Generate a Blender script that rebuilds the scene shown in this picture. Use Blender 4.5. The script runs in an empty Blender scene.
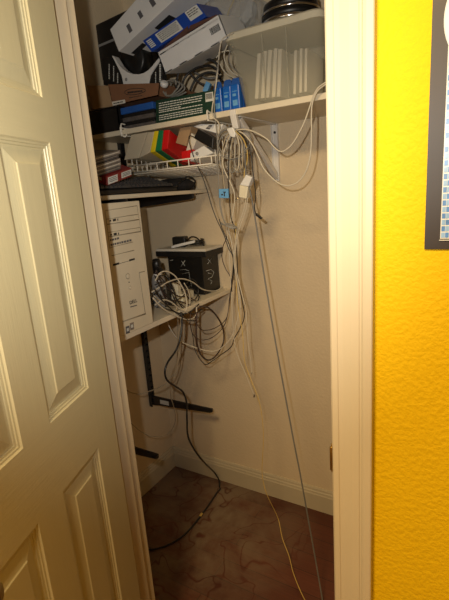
import bpy, math, random
from mathutils import Vector, Matrix
random.seed(7)
sc = bpy.context.scene
COL = sc.collection
V = Vector
# ------------------------------------------------------------------ camera model
F_PX, YAW, PITCH, ROLL = 442.3487, 0.5537, 0.2394, -0.0754
CAM = V((1.4693, -1.709, 1.4777))
_fw = V((-math.sin(YAW)*math.cos(PITCH), math.cos(YAW)*math.cos(PITCH), -math.sin(PITCH)))
_r = V((math.cos(YAW), math.sin(YAW), 0)); _u = _r.cross(_fw)
RGT = _r*math.cos(ROLL) + _u*math.sin(ROLL); UPV = RGT.cross(_fw)

def at(u, v, ax, val):
    """point of the plane <ax>=val seen at photo pixel (u, v)"""
    d = RGT*((u-224.5)/F_PX) - UPV*((v-300)/F_PX) + _fw
    i = 'xyz'.index(ax)
    return CAM + d*((val-CAM[i])/d[i])

def path(pts, ax, v0, v1=None):
    n = len(pts)
    if v1 is None: v1 = v0
    return [at(p[0], p[1], ax, p[2] if len(p) > 2 else v0+(v1-v0)*i/max(1, n-1)) for i, p in enumerate(pts)]

# ------------------------------------------------------------------ materials
def mat(name, col, rough=.5, var=.06, scale=18., bump=0., bscale=200., metal=0., stretch=None, coat=0., spec=.5):
    m = bpy.data.materials.new(name); m.use_nodes = True
    nt = m.node_tree; b = nt.nodes['Principled BSDF']
    b.inputs['Roughness'].default_value = rough; b.inputs['Metallic'].default_value = metal
    b.inputs['Coat Weight'].default_value = coat; b.inputs['Specular IOR Level'].default_value = spec
    tc = nt.nodes.new('ShaderNodeTexCoord'); mp = nt.nodes.new('ShaderNodeMapping')
    nt.links.new(tc.outputs['Object'], mp.inputs['Vector'])
    if stretch: mp.inputs['Scale'].default_value = stretch
    n = nt.nodes.new('ShaderNodeTexNoise'); n.inputs['Scale'].default_value = scale; n.inputs['Detail'].default_value = 3
    nt.links.new(mp.outputs['Vector'], n.inputs['Vector'])
    r = nt.nodes.new('ShaderNodeValToRGB')
    r.color_ramp.elements[0].position = .3; r.color_ramp.elements[1].position = .7
    r.color_ramp.elements[0].color = tuple(c*(1-var) for c in col)+(1,)
    r.color_ramp.elements[1].color = tuple(min(1, c*(1+var)) for c in col)+(1,)
    nt.links.new(n.outputs['Fac'], r.inputs['Fac']); nt.links.new(r.outputs['Color'], b.inputs['Base Color'])
    if bump:
        n2 = nt.nodes.new('ShaderNodeTexNoise'); n2.inputs['Scale'].default_value = bscale; n2.inputs['Detail'].default_value = 4
        nt.links.new(mp.outputs['Vector'], n2.inputs['Vector'])
        bp = nt.nodes.new('ShaderNodeBump'); bp.inputs['Strength'].default_value = bump; bp.inputs['Distance'].default_value = .004
        nt.links.new(n2.outputs['Fac'], bp.inputs['Height']); nt.links.new(bp.outputs['Normal'], b.inputs['Normal'])
    return m

def mat_clear(name, col, density, rough=.15):
    m = bpy.data.materials.new(name); m.use_nodes = True; nt = m.node_tree
    b = nt.nodes['Principled BSDF']; out = nt.nodes['Material Output']
    b.inputs['Base Color'].default_value = col+(1,); b.inputs['Roughness'].default_value = rough
    t = nt.nodes.new('ShaderNodeBsdfTransparent'); mx = nt.nodes.new('ShaderNodeMixShader')
    n = nt.nodes.new('ShaderNodeTexNoise'); n.inputs['Scale'].default_value = 9
    mr = nt.nodes.new('ShaderNodeMapRange'); mr.inputs['To Min'].default_value = density*.96; mr.inputs['To Max'].default_value = density*1.04
    nt.links.new(n.outputs['Fac'], mr.inputs['Value']); nt.links.new(mr.outputs['Result'], mx.inputs['Fac'])
    nt.links.new(t.outputs[0], mx.inputs[1]); nt.links.new(b.outputs[0], mx.inputs[2]); nt.links.new(mx.outputs[0], out.inputs['Surface'])
    return m

def mat_floor():
    m = bpy.data.materials.new('laminate_floor'); m.use_nodes = True; nt = m.node_tree; L = nt.links.new
    b = nt.nodes['Principled BSDF']
    tc = nt.nodes.new('ShaderNodeTexCoord')
    br = nt.nodes.new('ShaderNodeTexBrick'); br.inputs['Scale'].default_value = 1
    br.inputs['Brick Width'].default_value = 1.2; br.inputs['Row Height'].default_value = .09; br.inputs['Mortar Size'].default_value = .0012
    br.inputs['Color1'].default_value = (.11, .027, .014, 1); br.inputs['Color2'].default_value = (.16, .042, .021, 1); br.inputs['Mortar'].default_value = (.02, .007, .005, 1)
    L(tc.outputs['Object'], br.inputs['Vector'])
    mp = nt.nodes.new('ShaderNodeMapping'); mp.inputs['Scale'].default_value = (3, 60, 1); L(tc.outputs['Object'], mp.inputs['Vector'])
    g = nt.nodes.new('ShaderNodeTexNoise'); g.inputs['Scale'].default_value = 2; g.inputs['Detail'].default_value = 6; L(mp.outputs['Vector'], g.inputs['Vector'])
    gm = nt.nodes.new('ShaderNodeMix'); gm.data_type = 'RGBA'; gm.blend_type = 'MULTIPLY'; gm.inputs['Factor'].default_value = .6
    L(br.outputs['Color'], gm.inputs['A']); L(g.outputs['Fac'], gm.inputs['B'])
    # dust: a settled grey film in the corner (strongest near x .35, y -.25) broken by swept scuffs
    sep = nt.nodes.new('ShaderNodeVectorMath'); sep.operation = 'DISTANCE'; sep.inputs[1].default_value = (.32, -.32, 0); L(tc.outputs['Object'], sep.inputs[0])
    fall = nt.nodes.new('ShaderNodeMapRange'); fall.inputs['From Min'].default_value = .22; fall.inputs['From Max'].default_value = .62; fall.inputs['To Min'].default_value = 1; fall.inputs['To Max'].default_value = 0
    L(sep.outputs['Value'], fall.inputs['Value'])
    n1 = nt.nodes.new('ShaderNodeTexNoise'); n1.inputs['Scale'].default_value = 3.5; n1.inputs['Detail'].default_value = 10; n1.inputs['Roughness'].default_value = .68; n1.inputs['Distortion'].default_value = .3
    L(tc.outputs['Object'], n1.inputs['Vector'])
    r1 = nt.nodes.new('ShaderNodeMapRange'); r1.inputs['From Min'].default_value = .36; r1.inputs['From Max'].default_value = .60; L(n1.outputs['Fac'], r1.inputs['Value'])
    n2 = nt.nodes.new('ShaderNodeTexNoise'); n2.inputs['Scale'].default_value = 5.0; n2.inputs['Detail'].default_value = 2; n2.inputs['Distortion'].default_value = .5; L(tc.outputs['Object'], n2.inputs['Vector'])
    ab = nt.nodes.new('ShaderNodeMath'); ab.operation = 'SUBTRACT'; ab.inputs[1].default_value = .5; L(n2.outputs['Fac'], ab.inputs[0])
    ab2 = nt.nodes.new('ShaderNodeMath'); ab2.operation = 'ABSOLUTE'; L(ab.outputs[0], ab2.inputs[0])
    sc_ = nt.nodes.new('ShaderNodeMapRange'); sc_.inputs['From Min'].default_value = .0; sc_.inputs['From Max'].default_value = .014; L(ab2.outputs[0], sc_.inputs['Value'])
    m1 = nt.nodes.new('ShaderNodeMath'); m1.operation = 'MULTIPLY'; L(r1.outputs['Result'], m1.inputs[0]); L(fall.outputs['Result'], m1.inputs[1])
    m2 = nt.nodes.new('ShaderNodeMath'); m2.operation = 'MULTIPLY'; L(m1.outputs[0], m2.inputs[0]); L(sc_.outputs['Result'], m2.inputs[1])
    m3 = nt.nodes.new('ShaderNodeMath'); m3.operation = 'MULTIPLY'; m3.inputs[1].default_value = .85; L(m2.outputs[0], m3.inputs[0])
    dm = nt.nodes.new('ShaderNodeMix'); dm.data_type = 'RGBA'; dm.inputs['B'].default_value = (.25, .19, .125, 1)
    L(m3.outputs[0], dm.inputs['Factor']); L(gm.outputs['Result'], dm.inputs['A']); L(dm.outputs['Result'], b.inputs['Base Color'])
    rr = nt.nodes.new('ShaderNodeMapRange'); rr.inputs['To Min'].default_value = .42; rr.inputs['To Max'].default_value = .8; L(m3.outputs[0], rr.inputs['Value']); L(rr.outputs['Result'], b.inputs['Roughness'])
    return m

def mat_peel(name, col, scale, strength, rough=.55, dist=.004):
    """painted orange-peel drywall"""
    m = mat(name, col, rough, .03, 3.)
    nt = m.node_tree; b = nt.nodes['Principled BSDF']
    tc = [n for n in nt.nodes if n.type == 'TEX_COORD'][0]
    n = nt.nodes.new('ShaderNodeTexNoise'); n.inputs['Scale'].default_value = scale; n.inputs['Detail'].default_value = 2.5; n.inputs['Roughness'].default_value = .5; n.inputs['Distortion'].default_value = .25
    nt.links.new(tc.outputs['Object'], n.inputs['Vector'])
    mr = nt.nodes.new('ShaderNodeMapRange'); mr.inputs['From Min'].default_value = .35; mr.inputs['From Max'].default_value = .65
    nt.links.new(n.outputs['Fac'], mr.inputs['Value'])
    bp = nt.nodes.new('ShaderNodeBump'); bp.inputs['Strength'].default_value = strength; bp.inputs['Distance'].default_value = dist
    nt.links.new(mr.outputs['Result'], bp.inputs['Height']); nt.links.new(bp.outputs['Normal'], b.inputs['Normal'])
    return m

M = {}
M['yellow'] = mat_peel('yellow_wall_paint', (.70, .46, .003), 125, .20, .7, .004)
M['yellow'].node_tree.nodes['Principled BSDF'].inputs['Specular IOR Level'].default_value = .2
M['closet'] = mat_peel('closet_wall_paint', (.67, .56, .39), 90, .25, .6, .002)
M['ceil'] = mat_peel('ceiling_paint', (.8, .78, .72), 60, .3)
M['floor'] = mat_floor()
M['trim'] = mat('trim_paint', (.56, .49, .35), .4, .03, 6)
M['base'] = mat('baseboard_paint', (.53, .47, .34), .4, .04, 6)
M['door_v'] = mat('door_paint_upright_grain', (.54, .50, .31), .38, .02, 6, .10, 18, stretch=(14, 14, 1.0))
M['door_h'] = mat('door_paint_level_grain', (.54, .50, .31), .38, .02, 6, .10, 18, stretch=(1.0, 14, 14))
M['shelf'] = mat('shelf_cream_paint', (.70, .63, .48), .45, .05, 8)
M['wmetal'] = mat('white_enamel_metal', (.72, .70, .66), .35, .04, 30)
M['wire'] = mat('white_coated_wire', (.74, .71, .62), .4, .04, 30)
M['bmetal'] = mat('black_enamel_metal', (.012, .012, .013), .35, .1, 30)
M['brass'] = mat('brass_metal', (.6, .45, .2), .3, .1, 40, metal=1)
M['white'] = mat('white_cardboard', (.72, .73, .72), .5, .04, 10)
M['white_in'] = mat('white_plastic', (.70, .70, .68), .35, .03, 20)
M['cream'] = mat('cream_plastic', (.70, .65, .49), .35, .04, 10)
M['beige'] = mat('beige_computer_plastic', (.70, .63, .47), .45, .03, 12, .05, 400)
M['beige_d'] = mat('beige_groove', (.33, .285, .20), .6, .05, 12)
M['beige_box'] = mat('beige_case_plastic', (.52, .46, .34), .45, .06, 9)
M['black'] = mat('black_plastic', (.008, .008, .008), .4, .15, 30)
M['black2'] = mat('charcoal_plastic', (.011, .0105, .0105), .5, .2, 24)
M['key'] = mat('black_key_plastic', (.05, .05, .052), .35, .15, 60)
M['cloth'] = mat('black_fabric', (.014, .013, .014), .9, .4, 50, .4, 90)
M['brown'] = mat('brown_cardboard', (.22, .105, .052), .75, .08, 14)
M['kraft'] = mat('kraft_cardboard', (.36, .24, .13), .75, .08, 14)
M['kraft_d'] = mat('cardboard_inside', (.10, .045, .032), .8, .1, 14)
M['blue'] = mat('royal_blue_card', (.012, .06, .35), .4, .08, 10)
M['blue2'] = mat('bright_blue_pack', (.012, .12, .50), .3, .12, 40)
M['blue3'] = mat('blue_binder_vinyl', (.02, .10, .38), .45, .08, 20)
M['tape'] = mat('blue_masking_tape', (.12, .34, .62), .7, .08, 60)
M['green'] = mat('dark_green_card', (.008, .035, .022), .45, .1, 12)
M['green2'] = mat('bright_green_plastic', (.01, .19, .07), .4, .06, 20)
M['yell'] = mat('bright_yellow_plastic', (.75, .60, .015), .4, .05, 20)
M['red'] = mat('bright_red_plastic', (.60, .012, .012), .35, .06, 20)
M['dred'] = mat('dark_red_card', (.20, .018, .014), .45, .08, 20)
M['print'] = mat('pale_print', (.62, .64, .60), .6, .04, 60)
M['print_d'] = mat('grey_print', (.10, .10, .11), .6, .05, 60)
M['ink'] = mat('black_ink', (.02, .02, .02), .6, .05, 60)
M['paper'] = mat('paper', (.66, .63, .54), .7, .04, 20)
M['sleeve'] = mat('cream_paper_sleeve', (.76, .70, .55), .6, .05, 20)
M['case'] = mat('clear_case_edge', (.10, .09, .085), .2, .2, 50)
M['case2'] = mat('grey_case_edge', (.22, .19, .16), .3, .2, 50)
M['grey_dev'] = mat('grey_plastic', (.25, .25, .25), .4, .06, 30)
M['c_white'] = mat('white_cable', (.58, .53, .42), .45, .05, 30)
M['c_cream'] = mat('cream_cable', (.42, .36, .25), .5, .05, 30)
M['c_grey'] = mat('grey_cable', (.24, .23, .20), .5, .06, 30)
M['c_mid'] = mat('mid_grey_cable', (.16, .156, .145), .5, .06, 30)
M['c_dark'] = mat('grey_rubber_cable', (.02, .0195, .019), .5, .1, 30)
M['c_black'] = mat('black_cable', (.012, .012, .012), .4, .1, 30)
M['c_brown'] = mat('dark_brown_cable', (.045, .025, .02), .4, .1, 30)
M['c_yellow'] = mat('yellow_wire', (.62, .44, .12), .5, .05, 30)
M['clear'] = mat_clear('clear_plastic', (.58, .56, .44), .32)
M['bag'] = mat_clear('clear_bag_film', (.62, .66, .68), .30, .12)
M['chrome'] = mat('chrome', (.75, .75, .75), .15, .05, 30, metal=1)
M['poster_k'] = mat('black_poster_gloss', (.026, .019, .015), .5, .1, 6, .12, 6)
M['poster_p'] = mat('poster_cream', (.60, .62, .57), .35, .03, 8)
M['poster_w'] = mat('poster_white', (.66, .70, .72), .3, .02, 8)
M['poster_b'] = mat('poster_tile_blue', (.07, .20, .48), .35, .25, 90)
M['poster_l'] = mat('poster_tile_pale_blue', (.22, .38, .60), .35, .12, 90)

# ------------------------------------------------------------------ mesh helpers
ORG = {}
class B:
    def __init__(s): s.v = []; s.f = []; s.mi = []; s.sm = []
    def add(s, vs, fs, mi=0, smooth=False):
        o = len(s.v); s.v += [V(x) for x in vs]
        for f in fs: s.f.append([i+o for i in f]); s.mi.append(mi); s.sm.append(smooth)
        return s
    def hexa(s, q, q2, mi=0):
        return s.add(list(q)+list(q2), [(0, 1, 2, 3), (7, 6, 5, 4), (0, 4, 5, 1), (1, 5, 6, 2), (2, 6, 7, 3), (3, 7, 4, 0)], mi)
    def box(s, a, b, mi=0):
        x0, y0, z0 = a; x1, y1, z1 = b
        return s.hexa([(x0, y0, z0), (x1, y0, z0), (x1, y0, z1), (x0, y0, z1)], [(x0, y1, z0), (x1, y1, z0), (x1, y1, z1), (x0, y1, z1)], mi)
    def prism(s, poly, sh, mi=0):
        n = len(poly); sh = V(sh)
        vs = [V(p) for p in poly]+[V(p)+sh for p in poly]
        fs = [tuple(range(n)), tuple(range(2*n-1, n-1, -1))]+[(i, i+n, (i+1) % n+n, (i+1) % n) for i in range(n)]
        return s.add(vs, fs, mi)
    def tube(s, pts, r, n=8, mi=0, closed=False, smooth=True, sub=5):
        P = spline(pts, closed, sub) if sub > 1 else [V(p) for p in pts]
        m = len(P); base = len(s.v); prev = None
        for i, p in enumerate(P):
            if closed: t = P[(i+1) % m]-P[i-1]
            else: t = P[min(i+1, m-1)]-P[max(i-1, 0)]
            if t.length < 1e-9: t = V((0, 0, 1))
            t.normalize()
            if prev is None:
                a = V((0, 0, 1)) if abs(t.z) < .9 else V((1, 0, 0)); nrm = (a-t*a.dot(t)).normalized()
            else:
                nrm = prev-t*prev.dot(t)
                nrm = nrm.normalized() if nrm.length > 1e-6 else prev
            prev = nrm; bi = t.cross(nrm)
            for k in range(n):
                a = 2*math.pi*k/n; s.v.append(p+nrm*(r*math.cos(a))+bi*(r*math.sin(a)))
        rng = m if closed else m-1
        for i in range(rng):
            for k in range(n):
                a = base+i*n+k; b = base+i*n+(k+1) % n; j = (i+1) % m
                s.f.append([a, b, base+j*n+(k+1) % n, base+j*n+k]); s.mi.append(mi); s.sm.append(smooth)
        if not closed:
            s.f.append([base+k for k in range(n)][::-1]); s.mi.append(mi); s.sm.append(False)
            s.f.append([base+(m-1)*n+k for k in range(n)]); s.mi.append(mi); s.sm.append(False)
        return s
    def lathe(s, prof, c, axis=(0, 0, 1), n=28, mi=0, smooth=True):
        ax = V(axis).normalized(); a = V((1, 0, 0)) if abs(ax.x) < .9 else V((0, 1, 0))
        e1 = (a-ax*a.dot(ax)).normalized(); e2 = ax.cross(e1); base = len(s.v); c = V(c)
        for (r, h) in prof:
            for k in range(n):
                t = 2*math.pi*k/n; s.v.append(c+ax*h+e1*(r*math.cos(t))+e2*(r*math.sin(t)))
        for i in range(len(prof)-1):
            for k in range(n):
                s.f.append([base+i*n+k, base+i*n+(k+1) % n, base+(i+1)*n+(k+1) % n, base+(i+1)*n+k]); s.mi.append(mi); s.sm.append(smooth)
        s.f.append([base+k for k in range(n)][::-1]); s.mi.append(mi); s.sm.append(False)
        o = base+(len(prof)-1)*n
        s.f.append([o+k for k in range(n)]); s.mi.append(mi); s.sm.append(False)
        return s
    def build(s, name, mats, parent=None, bevel=0., seg=2, org=None):
        if not isinstance(mats, (list, tuple)): mats = [mats]
        if org is None:
            if parent is not None: org = ORG[parent.name]
            else:
                xs = [p.x for p in s.v]; ys = [p.y for p in s.v]; zs = [p.z for p in s.v]
                org = V(((min(xs)+max(xs))/2, (min(ys)+max(ys))/2, min(zs)))
        org = V(org)
        me = bpy.data.meshes.new(name); me.from_pydata([tuple(p-org) for p in s.v], [], s.f)
        for m in mats: me.materials.append(M[m] if isinstance(m, str) else m)
        for i, p in enumerate(me.polygons): p.material_index = s.mi[i]; p.use_smooth = s.sm[i]
        import bmesh
        bm = bmesh.new(); bm.from_mesh(me); bmesh.ops.recalc_face_normals(bm, faces=bm.faces); bm.to_mesh(me); bm.free()
        o = bpy.data.objects.new(name, me); COL.objects.link(o)
        ORG[o.name] = org
        if parent is not None: o.parent = parent; o.location = org-ORG[parent.name]
        else: o.location = org
        if bevel:
            md = o.modifiers.new('Bevel', 'BEVEL'); md.width = bevel; md.segments = seg; md.limit_method = 'ANGLE'; md.angle_limit = math.radians(35)
        return o

def spline(pts, closed=False, sub=5):
    P = [V(p) for p in pts]; n = len(P)
    if n < 3: return P
    out = []
    for i in range(n if closed else n-1):
        p1, p2 = P[i], P[(i+1) % n]
        p0 = P[i-1] if (closed or i > 0) else p1*2-p2
        p3 = P[(i+2) % n] if (closed or i+2 < n) else p2*2-p1
        for k in range(sub):
            t = k/sub
            out.append(.5*((2*p1)+(p2-p0)*t+(2*p0-5*p1+4*p2-p3)*t*t+(3*p1-p0-3*p2+p3)*t**3))
    if not closed: out.append(P[-1])
    return out

def tag(o, label, cat, group=None, kind=None):
    if label: o['label'] = label
    if cat: o['category'] = cat
    if group: o['group'] = group
    if kind: o['kind'] = kind
    return o
def thing(name, loc, label, cat, group=None):
    o = bpy.data.objects.new(name, None); COL.objects.link(o); o.location = loc; o.empty_display_size = .03
    ORG[o.name] = V(loc)
    return tag(o, label, cat, group)
def struct(o, label=None, cat=None):
    o['kind'] = 'structure'
    return tag(o, label, cat)
def quad(pts, ax, val): return [at(p[0], p[1], ax, val) for p in pts]
def shifted(q, sh): return [p+V(sh) for p in q]
def lerp(q, s, t):
    """point inside quad (TL, TR, BR, BL) at fractions s (along), t (down)"""
    a = q[0].lerp(q[1], s); b = q[3].lerp(q[2], s); return a.lerp(b, t)
def decal(bd, q, s0, t0, s1, t1, off=.0008, mi=0, nrm=None):
    """thin raised patch on the outer face of quad q"""
    p = [lerp(q, s0, t0), lerp(q, s1, t0), lerp(q, s1, t1), lerp(q, s0, t1)]
    n = (p[1]-p[0]).cross(p[3]-p[0]).normalized()
    if n.dot(CAM-p[0]) < 0: n = -n
    bd.hexa([x+n*off for x in p], [x-n*.0004 for x in p], mi)
    return bd
def rows(bd, q, s0, s1, ts, h, cuts, mi=0, off=.0008):
    """lines of small print as broken dashes"""
    for t in ts:
        s = s0
        while s < s1-.02:
            w = random.uniform(.5, 1.3)*cuts; e = min(s1, s+w)
            decal(bd, q, s, t, e, t+h, off, mi); s = e+cuts*.22
    return bd
def text(body, size, parent, loc, mx, m, name='lettering', depth=.0006):
    """raised lettering; mx = 3 columns (along, up, out)"""
    c = bpy.data.curves.new(name, 'FONT'); c.body = body; c.size = size; c.extrude = depth; c.align_x = 'CENTER'; c.align_y = 'CENTER'
    t = bpy.data.objects.new(name, c); COL.objects.link(t)
    dg = bpy.context.evaluated_depsgraph_get(); dg.update()
    me = bpy.data.meshes.new_from_object(t.evaluated_get(dg)); bpy.data.objects.remove(t); bpy.data.curves.remove(c)
    R = Matrix((mx[0], mx[1], mx[2])).transposed()
    po = ORG[parent.name]
    for v in me.vertices: v.co = R @ v.co + V(loc) - po
    me.materials.clear(); me.materials.append(M[m]); me.name = name
    o = bpy.data.objects.new(name, me); COL.objects.link(o); o.parent = parent; ORG[o.name] = po
    return o

# ------------------------------------------------------------------ setting
D = 1.0392; XL, XR = .669, 1.252; YI = -.935
H = 2.44; RX0, RX1, RY0 = -1.3, 3.3, -4.2; CXR = 1.42
struct(B().box((RX0-.1, RY0-.1, -.06), (RX1+.1, .1, 0)).build('floor', 'floor', org=(0, 0, 0)))
struct(B().box((RX0-.1, RY0-.1, H), (RX1+.1, .1, H+.06)).build('ceiling', 'ceil'))
struct(B().box((-.1, 0, 0), (CXR+.1, .1, H)).build('wall_back', 'closet', org=(0, 0, 0)))
struct(B().box((-.1, YI, 0), (0, 0, H)).build('wall_left', 'closet', org=(0, 0, 0)))
struct(B().box((CXR, YI, 0), (CXR+.1, 0, H)).build('wall_right', 'closet', org=(0, 0, 0)))
struct(B().box((RX0-.1, RY0, 0), (RX0, -D, H)).build('wall_west', 'yellow', org=(0, 0, 0)))
struct(B().box((RX1, RY0, 0), (RX1+.1, -D, H)).build('wall_east', 'yellow', org=(0, 0, 0)))
struct(B().box((RX0-.1, RY0-.1, 0), (RX1+.1, RY0, H)).build('wall_south', 'yellow', org=(0, 0, 0)))
# door wall: painted yellow on the room side, closet colour on the inside
wf = B(); HZ = 2.05
for x0, x1, z0, z1 in ((RX0-.1, XL-.019, 0, H), (XR+.019, RX1+.1, 0, H), (XL-.019, XR+.019, HZ+.019, H)):
    wf.box((x0, -D, z0), (x1, YI, z1))
wfo = wf.build('wall_front', ['closet', 'yellow'], org=(0, 0, 0))
for p in wfo.data.polygons:
    if p.normal.y < -.5: p.material_index = 1
struct(wfo)
# jambs with stops
for nm, xa, xb, sx in (('trim_1', XL-.019, XL, 1), ('trim_2', XR, XR+.019, -1)):
    b = B().box((xa, -D-.001, 0), (xb, YI, HZ))
    if sx > 0: b.box((XL, -.981, 0), (XL+.010, YI+.0, HZ)) if False else b.box((XL, -1.0, 0), (XL+.010, -.966, HZ))
    else: b.box((XR-.010, -1.0, 0), (XR, -.966, HZ))
    j = struct(b.build(nm, 'trim', bevel=.0015))
    if sx < 0:
        st = B().box((XR-.0015, -D-.0025, .985), (XR+.0005, -1.005, 1.04))
        st.tube([(XR-.001, -D-.002, .99), (XR-.001, -D-.002, 1.035)], .0028, 8, sub=1)
        o = st.build('strike_plate', 'brass', j, .0006); o['label'] = 'small brass strike plate'
struct(B().box((XL-.019, -D-.001, HZ), (XR+.019, YI, HZ+.019)).box((XL, -1.0, HZ-.01), (XR, -.966, HZ)).build('trim_3', 'trim', bevel=.0015))
# casings, moulded profile (offset from the opening, stand-off from the wall)
PROF = [(0, 0), (0, .0085), (.002, .0105), (.011, .0112), (.0125, .0098), (.020, .0102), (.034, .0128), (.046, .0136), (.0475, .0120), (.050, .0125), (.0525, .0162), (.057, .0172), (.0655, .0170), (.067, .0155), (.067, 0)]
def casing_v(nm, x, sx):
    poly = [V((x+sx*a, -D-c, 0)) for a, c in PROF]
    struct(B().prism(poly, (0, 0, HZ+.004)).build(nm, 'trim'))
casing_v('trim_4', XR+.0035, 1); casing_v('trim_5', XL-.0035, -1)
poly = [V((XL-.07, -D-c, HZ+.004+a)) for a, c in PROF]
struct(B().prism(poly, (XR-XL+.14, 0, 0)).build('trim_6', 'trim'))
# baseboards
BP = [(0, 0), (.015, 0), (.015, .083), (.0125, .088), (.0115, .097), (.0085, .101), (.0075, .110), (.004, .117), (0, .117)]
struct(B().prism([V((0, -a, z)) for a, z in BP], (CXR, 0, 0)).build('baseboard_back', 'base'))
struct(B().prism([V((a, YI, z)) for a, z in BP], (0, -YI, 0)).build('baseboard_left', 'base'))
struct(B().prism([V((XR+.072, -D-a, z)) for a, z in BP], (RX1-XR-.072, 0, 0)).build('baseboard_front', 'trim'))

# ------------------------------------------------------------------ door (six moulded panels), swung open into the room
PHI = .356; DW, DT, DH = .573, .035, 2.03
HG = V((.703, -1.022, 0))
def door():
    S = [0, .0943, .2461, .3268, .4786, DW]; Z = [.012, .24, .9397, 1.0859, 1.593, 1.672, 1.90, DH]
    LP = [(0, 0), (.003, -.0028), (.0065, -.0034), (.0075, -.0052), (.0115, -.0062), (.0125, -.0080), (.0165, -.0088), (.019, -.0084), (.040, -.0030), (.042, -.0014), (.044, -.0012)]
    b = B()
    for side in (0, 1):
        def pt(s, z, d): return V((s, d if side == 0 else -DT-d, z))
        for i in range(5):
            for j in range(7):
                pan = i in (1, 3) and j in (1, 3, 5)
                s0, s1, z0, z1 = S[i], S[i+1], Z[j], Z[j+1]
                if not pan:
                    horiz = 1 if (j in (0, 2, 4, 6) and i not in (0, 4)) else 0
                    b.add([pt(s0, z0, 0), pt(s1, z0, 0), pt(s1, z1, 0), pt(s0, z1, 0)], [(0, 1, 2, 3)], horiz)
                else:
                    loops = [[pt(s0+a, z0+a, d), pt(s1-a, z0+a, d), pt(s1-a, z1-a, d), pt(s0+a, z1-a, d)] for a, d in LP]
                    for k in range(len(loops)-1):
                        for e in range(4):
                            b.add([loops[k][e], loops[k][(e+1) % 4], loops[k+1][(e+1) % 4], loops[k+1][e]], [(0, 1, 2, 3)], 0)
                    b.add(loops[-1], [(0, 1, 2, 3)], 0)
    # rim
    for i in range(5):
        for z in (Z[0], Z[-1]): b.add([(S[i], 0, z), (S[i+1], 0, z), (S[i+1], -DT, z), (S[i], -DT, z)], [(0, 1, 2, 3)], 0)
    for j in range(7):
        for s in (0, DW): b.add([(s, 0, Z[j]), (s, 0, Z[j+1]), (s, -DT, Z[j+1]), (s, -DT, Z[j])], [(0, 1, 2, 3)], 0)
    import bmesh
    o = b.build('door_1', ['door_v', 'door_h'], org=(0, 0, 0))
    bm = bmesh.new(); bm.from_mesh(o.data); bmesh.ops.remove_doubles(bm, verts=bm.verts, dist=1e-5); bmesh.ops.recalc_face_normals(bm, faces=bm.faces); bm.to_mesh(o.data); bm.free()
    for sd, y in ((1, 0), (-1, -DT)):
        k = B().lathe([(.033, 0), (.033, .004), (.012, .008), (.011, .03), (.022, .036), (.027, .048), (.024, .06), (.01, .064)], (DW-.06, y, .98), (0, sd, 0), 24)
        kn = k.build('door_knob', 'brass', o, org=(0, 0, 0)); kn['label'] = 'round brass door knob'
    for z in (.25, 1.0, 1.8):
        h = B().tube([(-.004, .004-DT-.003, z-.045), (-.004, .004-DT-.003, z+.045)], .006, 10, sub=1)
        h.build('hinge', 'brass', o, org=(0, 0, 0))
    o.location = HG; o.rotation_euler = (0, 0, math.atan2(-math.cos(PHI), math.sin(PHI)))
    struct(o, 'cream six-panel door swung open into the room at the left', None)
door()

# ------------------------------------------------------------------ shelves and brackets
ZT, DTOP = 1.7407, .3316; ZM, XM = 1.4942, .3786; ZL, XLS = 1.0437, .4486
tag(B().box((.021, -DTOP, ZT-.019), (CXR-.001, -.001, ZT)).build('wall_shelf', 'shelf', bevel=.002), 'long cream shelf board along the back wall, holding the clear bin and cartons', 'shelf')
tag(B().box((.021, -.90, ZM-.0145), (XM, -.002, ZM)).build('wall_shelf', 'shelf', bevel=.002), 'cream shelf on the left wall just above the computer tower, under the keyboard', 'shelf')
tag(B().box((.021, -.90, ZL-.019), (XLS, -.002, ZL)).build('wall_shelf', 'shelf', bevel=.002), 'cream shelf on the left wall carrying the computer tower and black box', 'shelf')
def standard(y, label):
    t = thing('shelf_standard', (0, y, .43), label, 'shelf bracket', 'black slotted wall standards')
    b = B(); z = .43
    b.box((0.0005, y-.0125, .43), (.004, y+.0125, 2.0)); b.box((.004, y-.0125, .43), (.020, y-.0095, 2.0)); b.box((.004, y+.0095, .43), (.020, y+.0125, 2.0))
    z = .44
    while z < 1.97: b.box((.0175, y-.0095, z), (.0195, y+.0095, z+.024)); z += .033
    b.build('upright', 'bmetal', t)
    for zt in (.488, ZL-.0195, ZM-.015):
        poly = [V((.020, y-.006, zt)), V((.3834, y-.006, zt)), V((.3834, y-.006, zt-.017)), V((.37, y-.006, zt-.022)), V((.06, y-.006, zt-.045)), V((.020, y-.006, zt-.052))]
        a = B().prism(poly, (0, .012, 0)).build('bracket_arm', 'bmetal', t, .002)
        if zt < .5 and y > -.3:
            s = B().box((.07, y-.0072, zt-.032), (.125, y-.0058, zt-.010)); o = s.build('sticker', 'print', a); o['label'] = 'small pale sticker'
    return t
standard(-.1342, 'black slotted upright with bare arms on the left wall, nearer the corner')
standard(-.541, 'black slotted upright on the left wall half hidden behind the door jamb')
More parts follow.
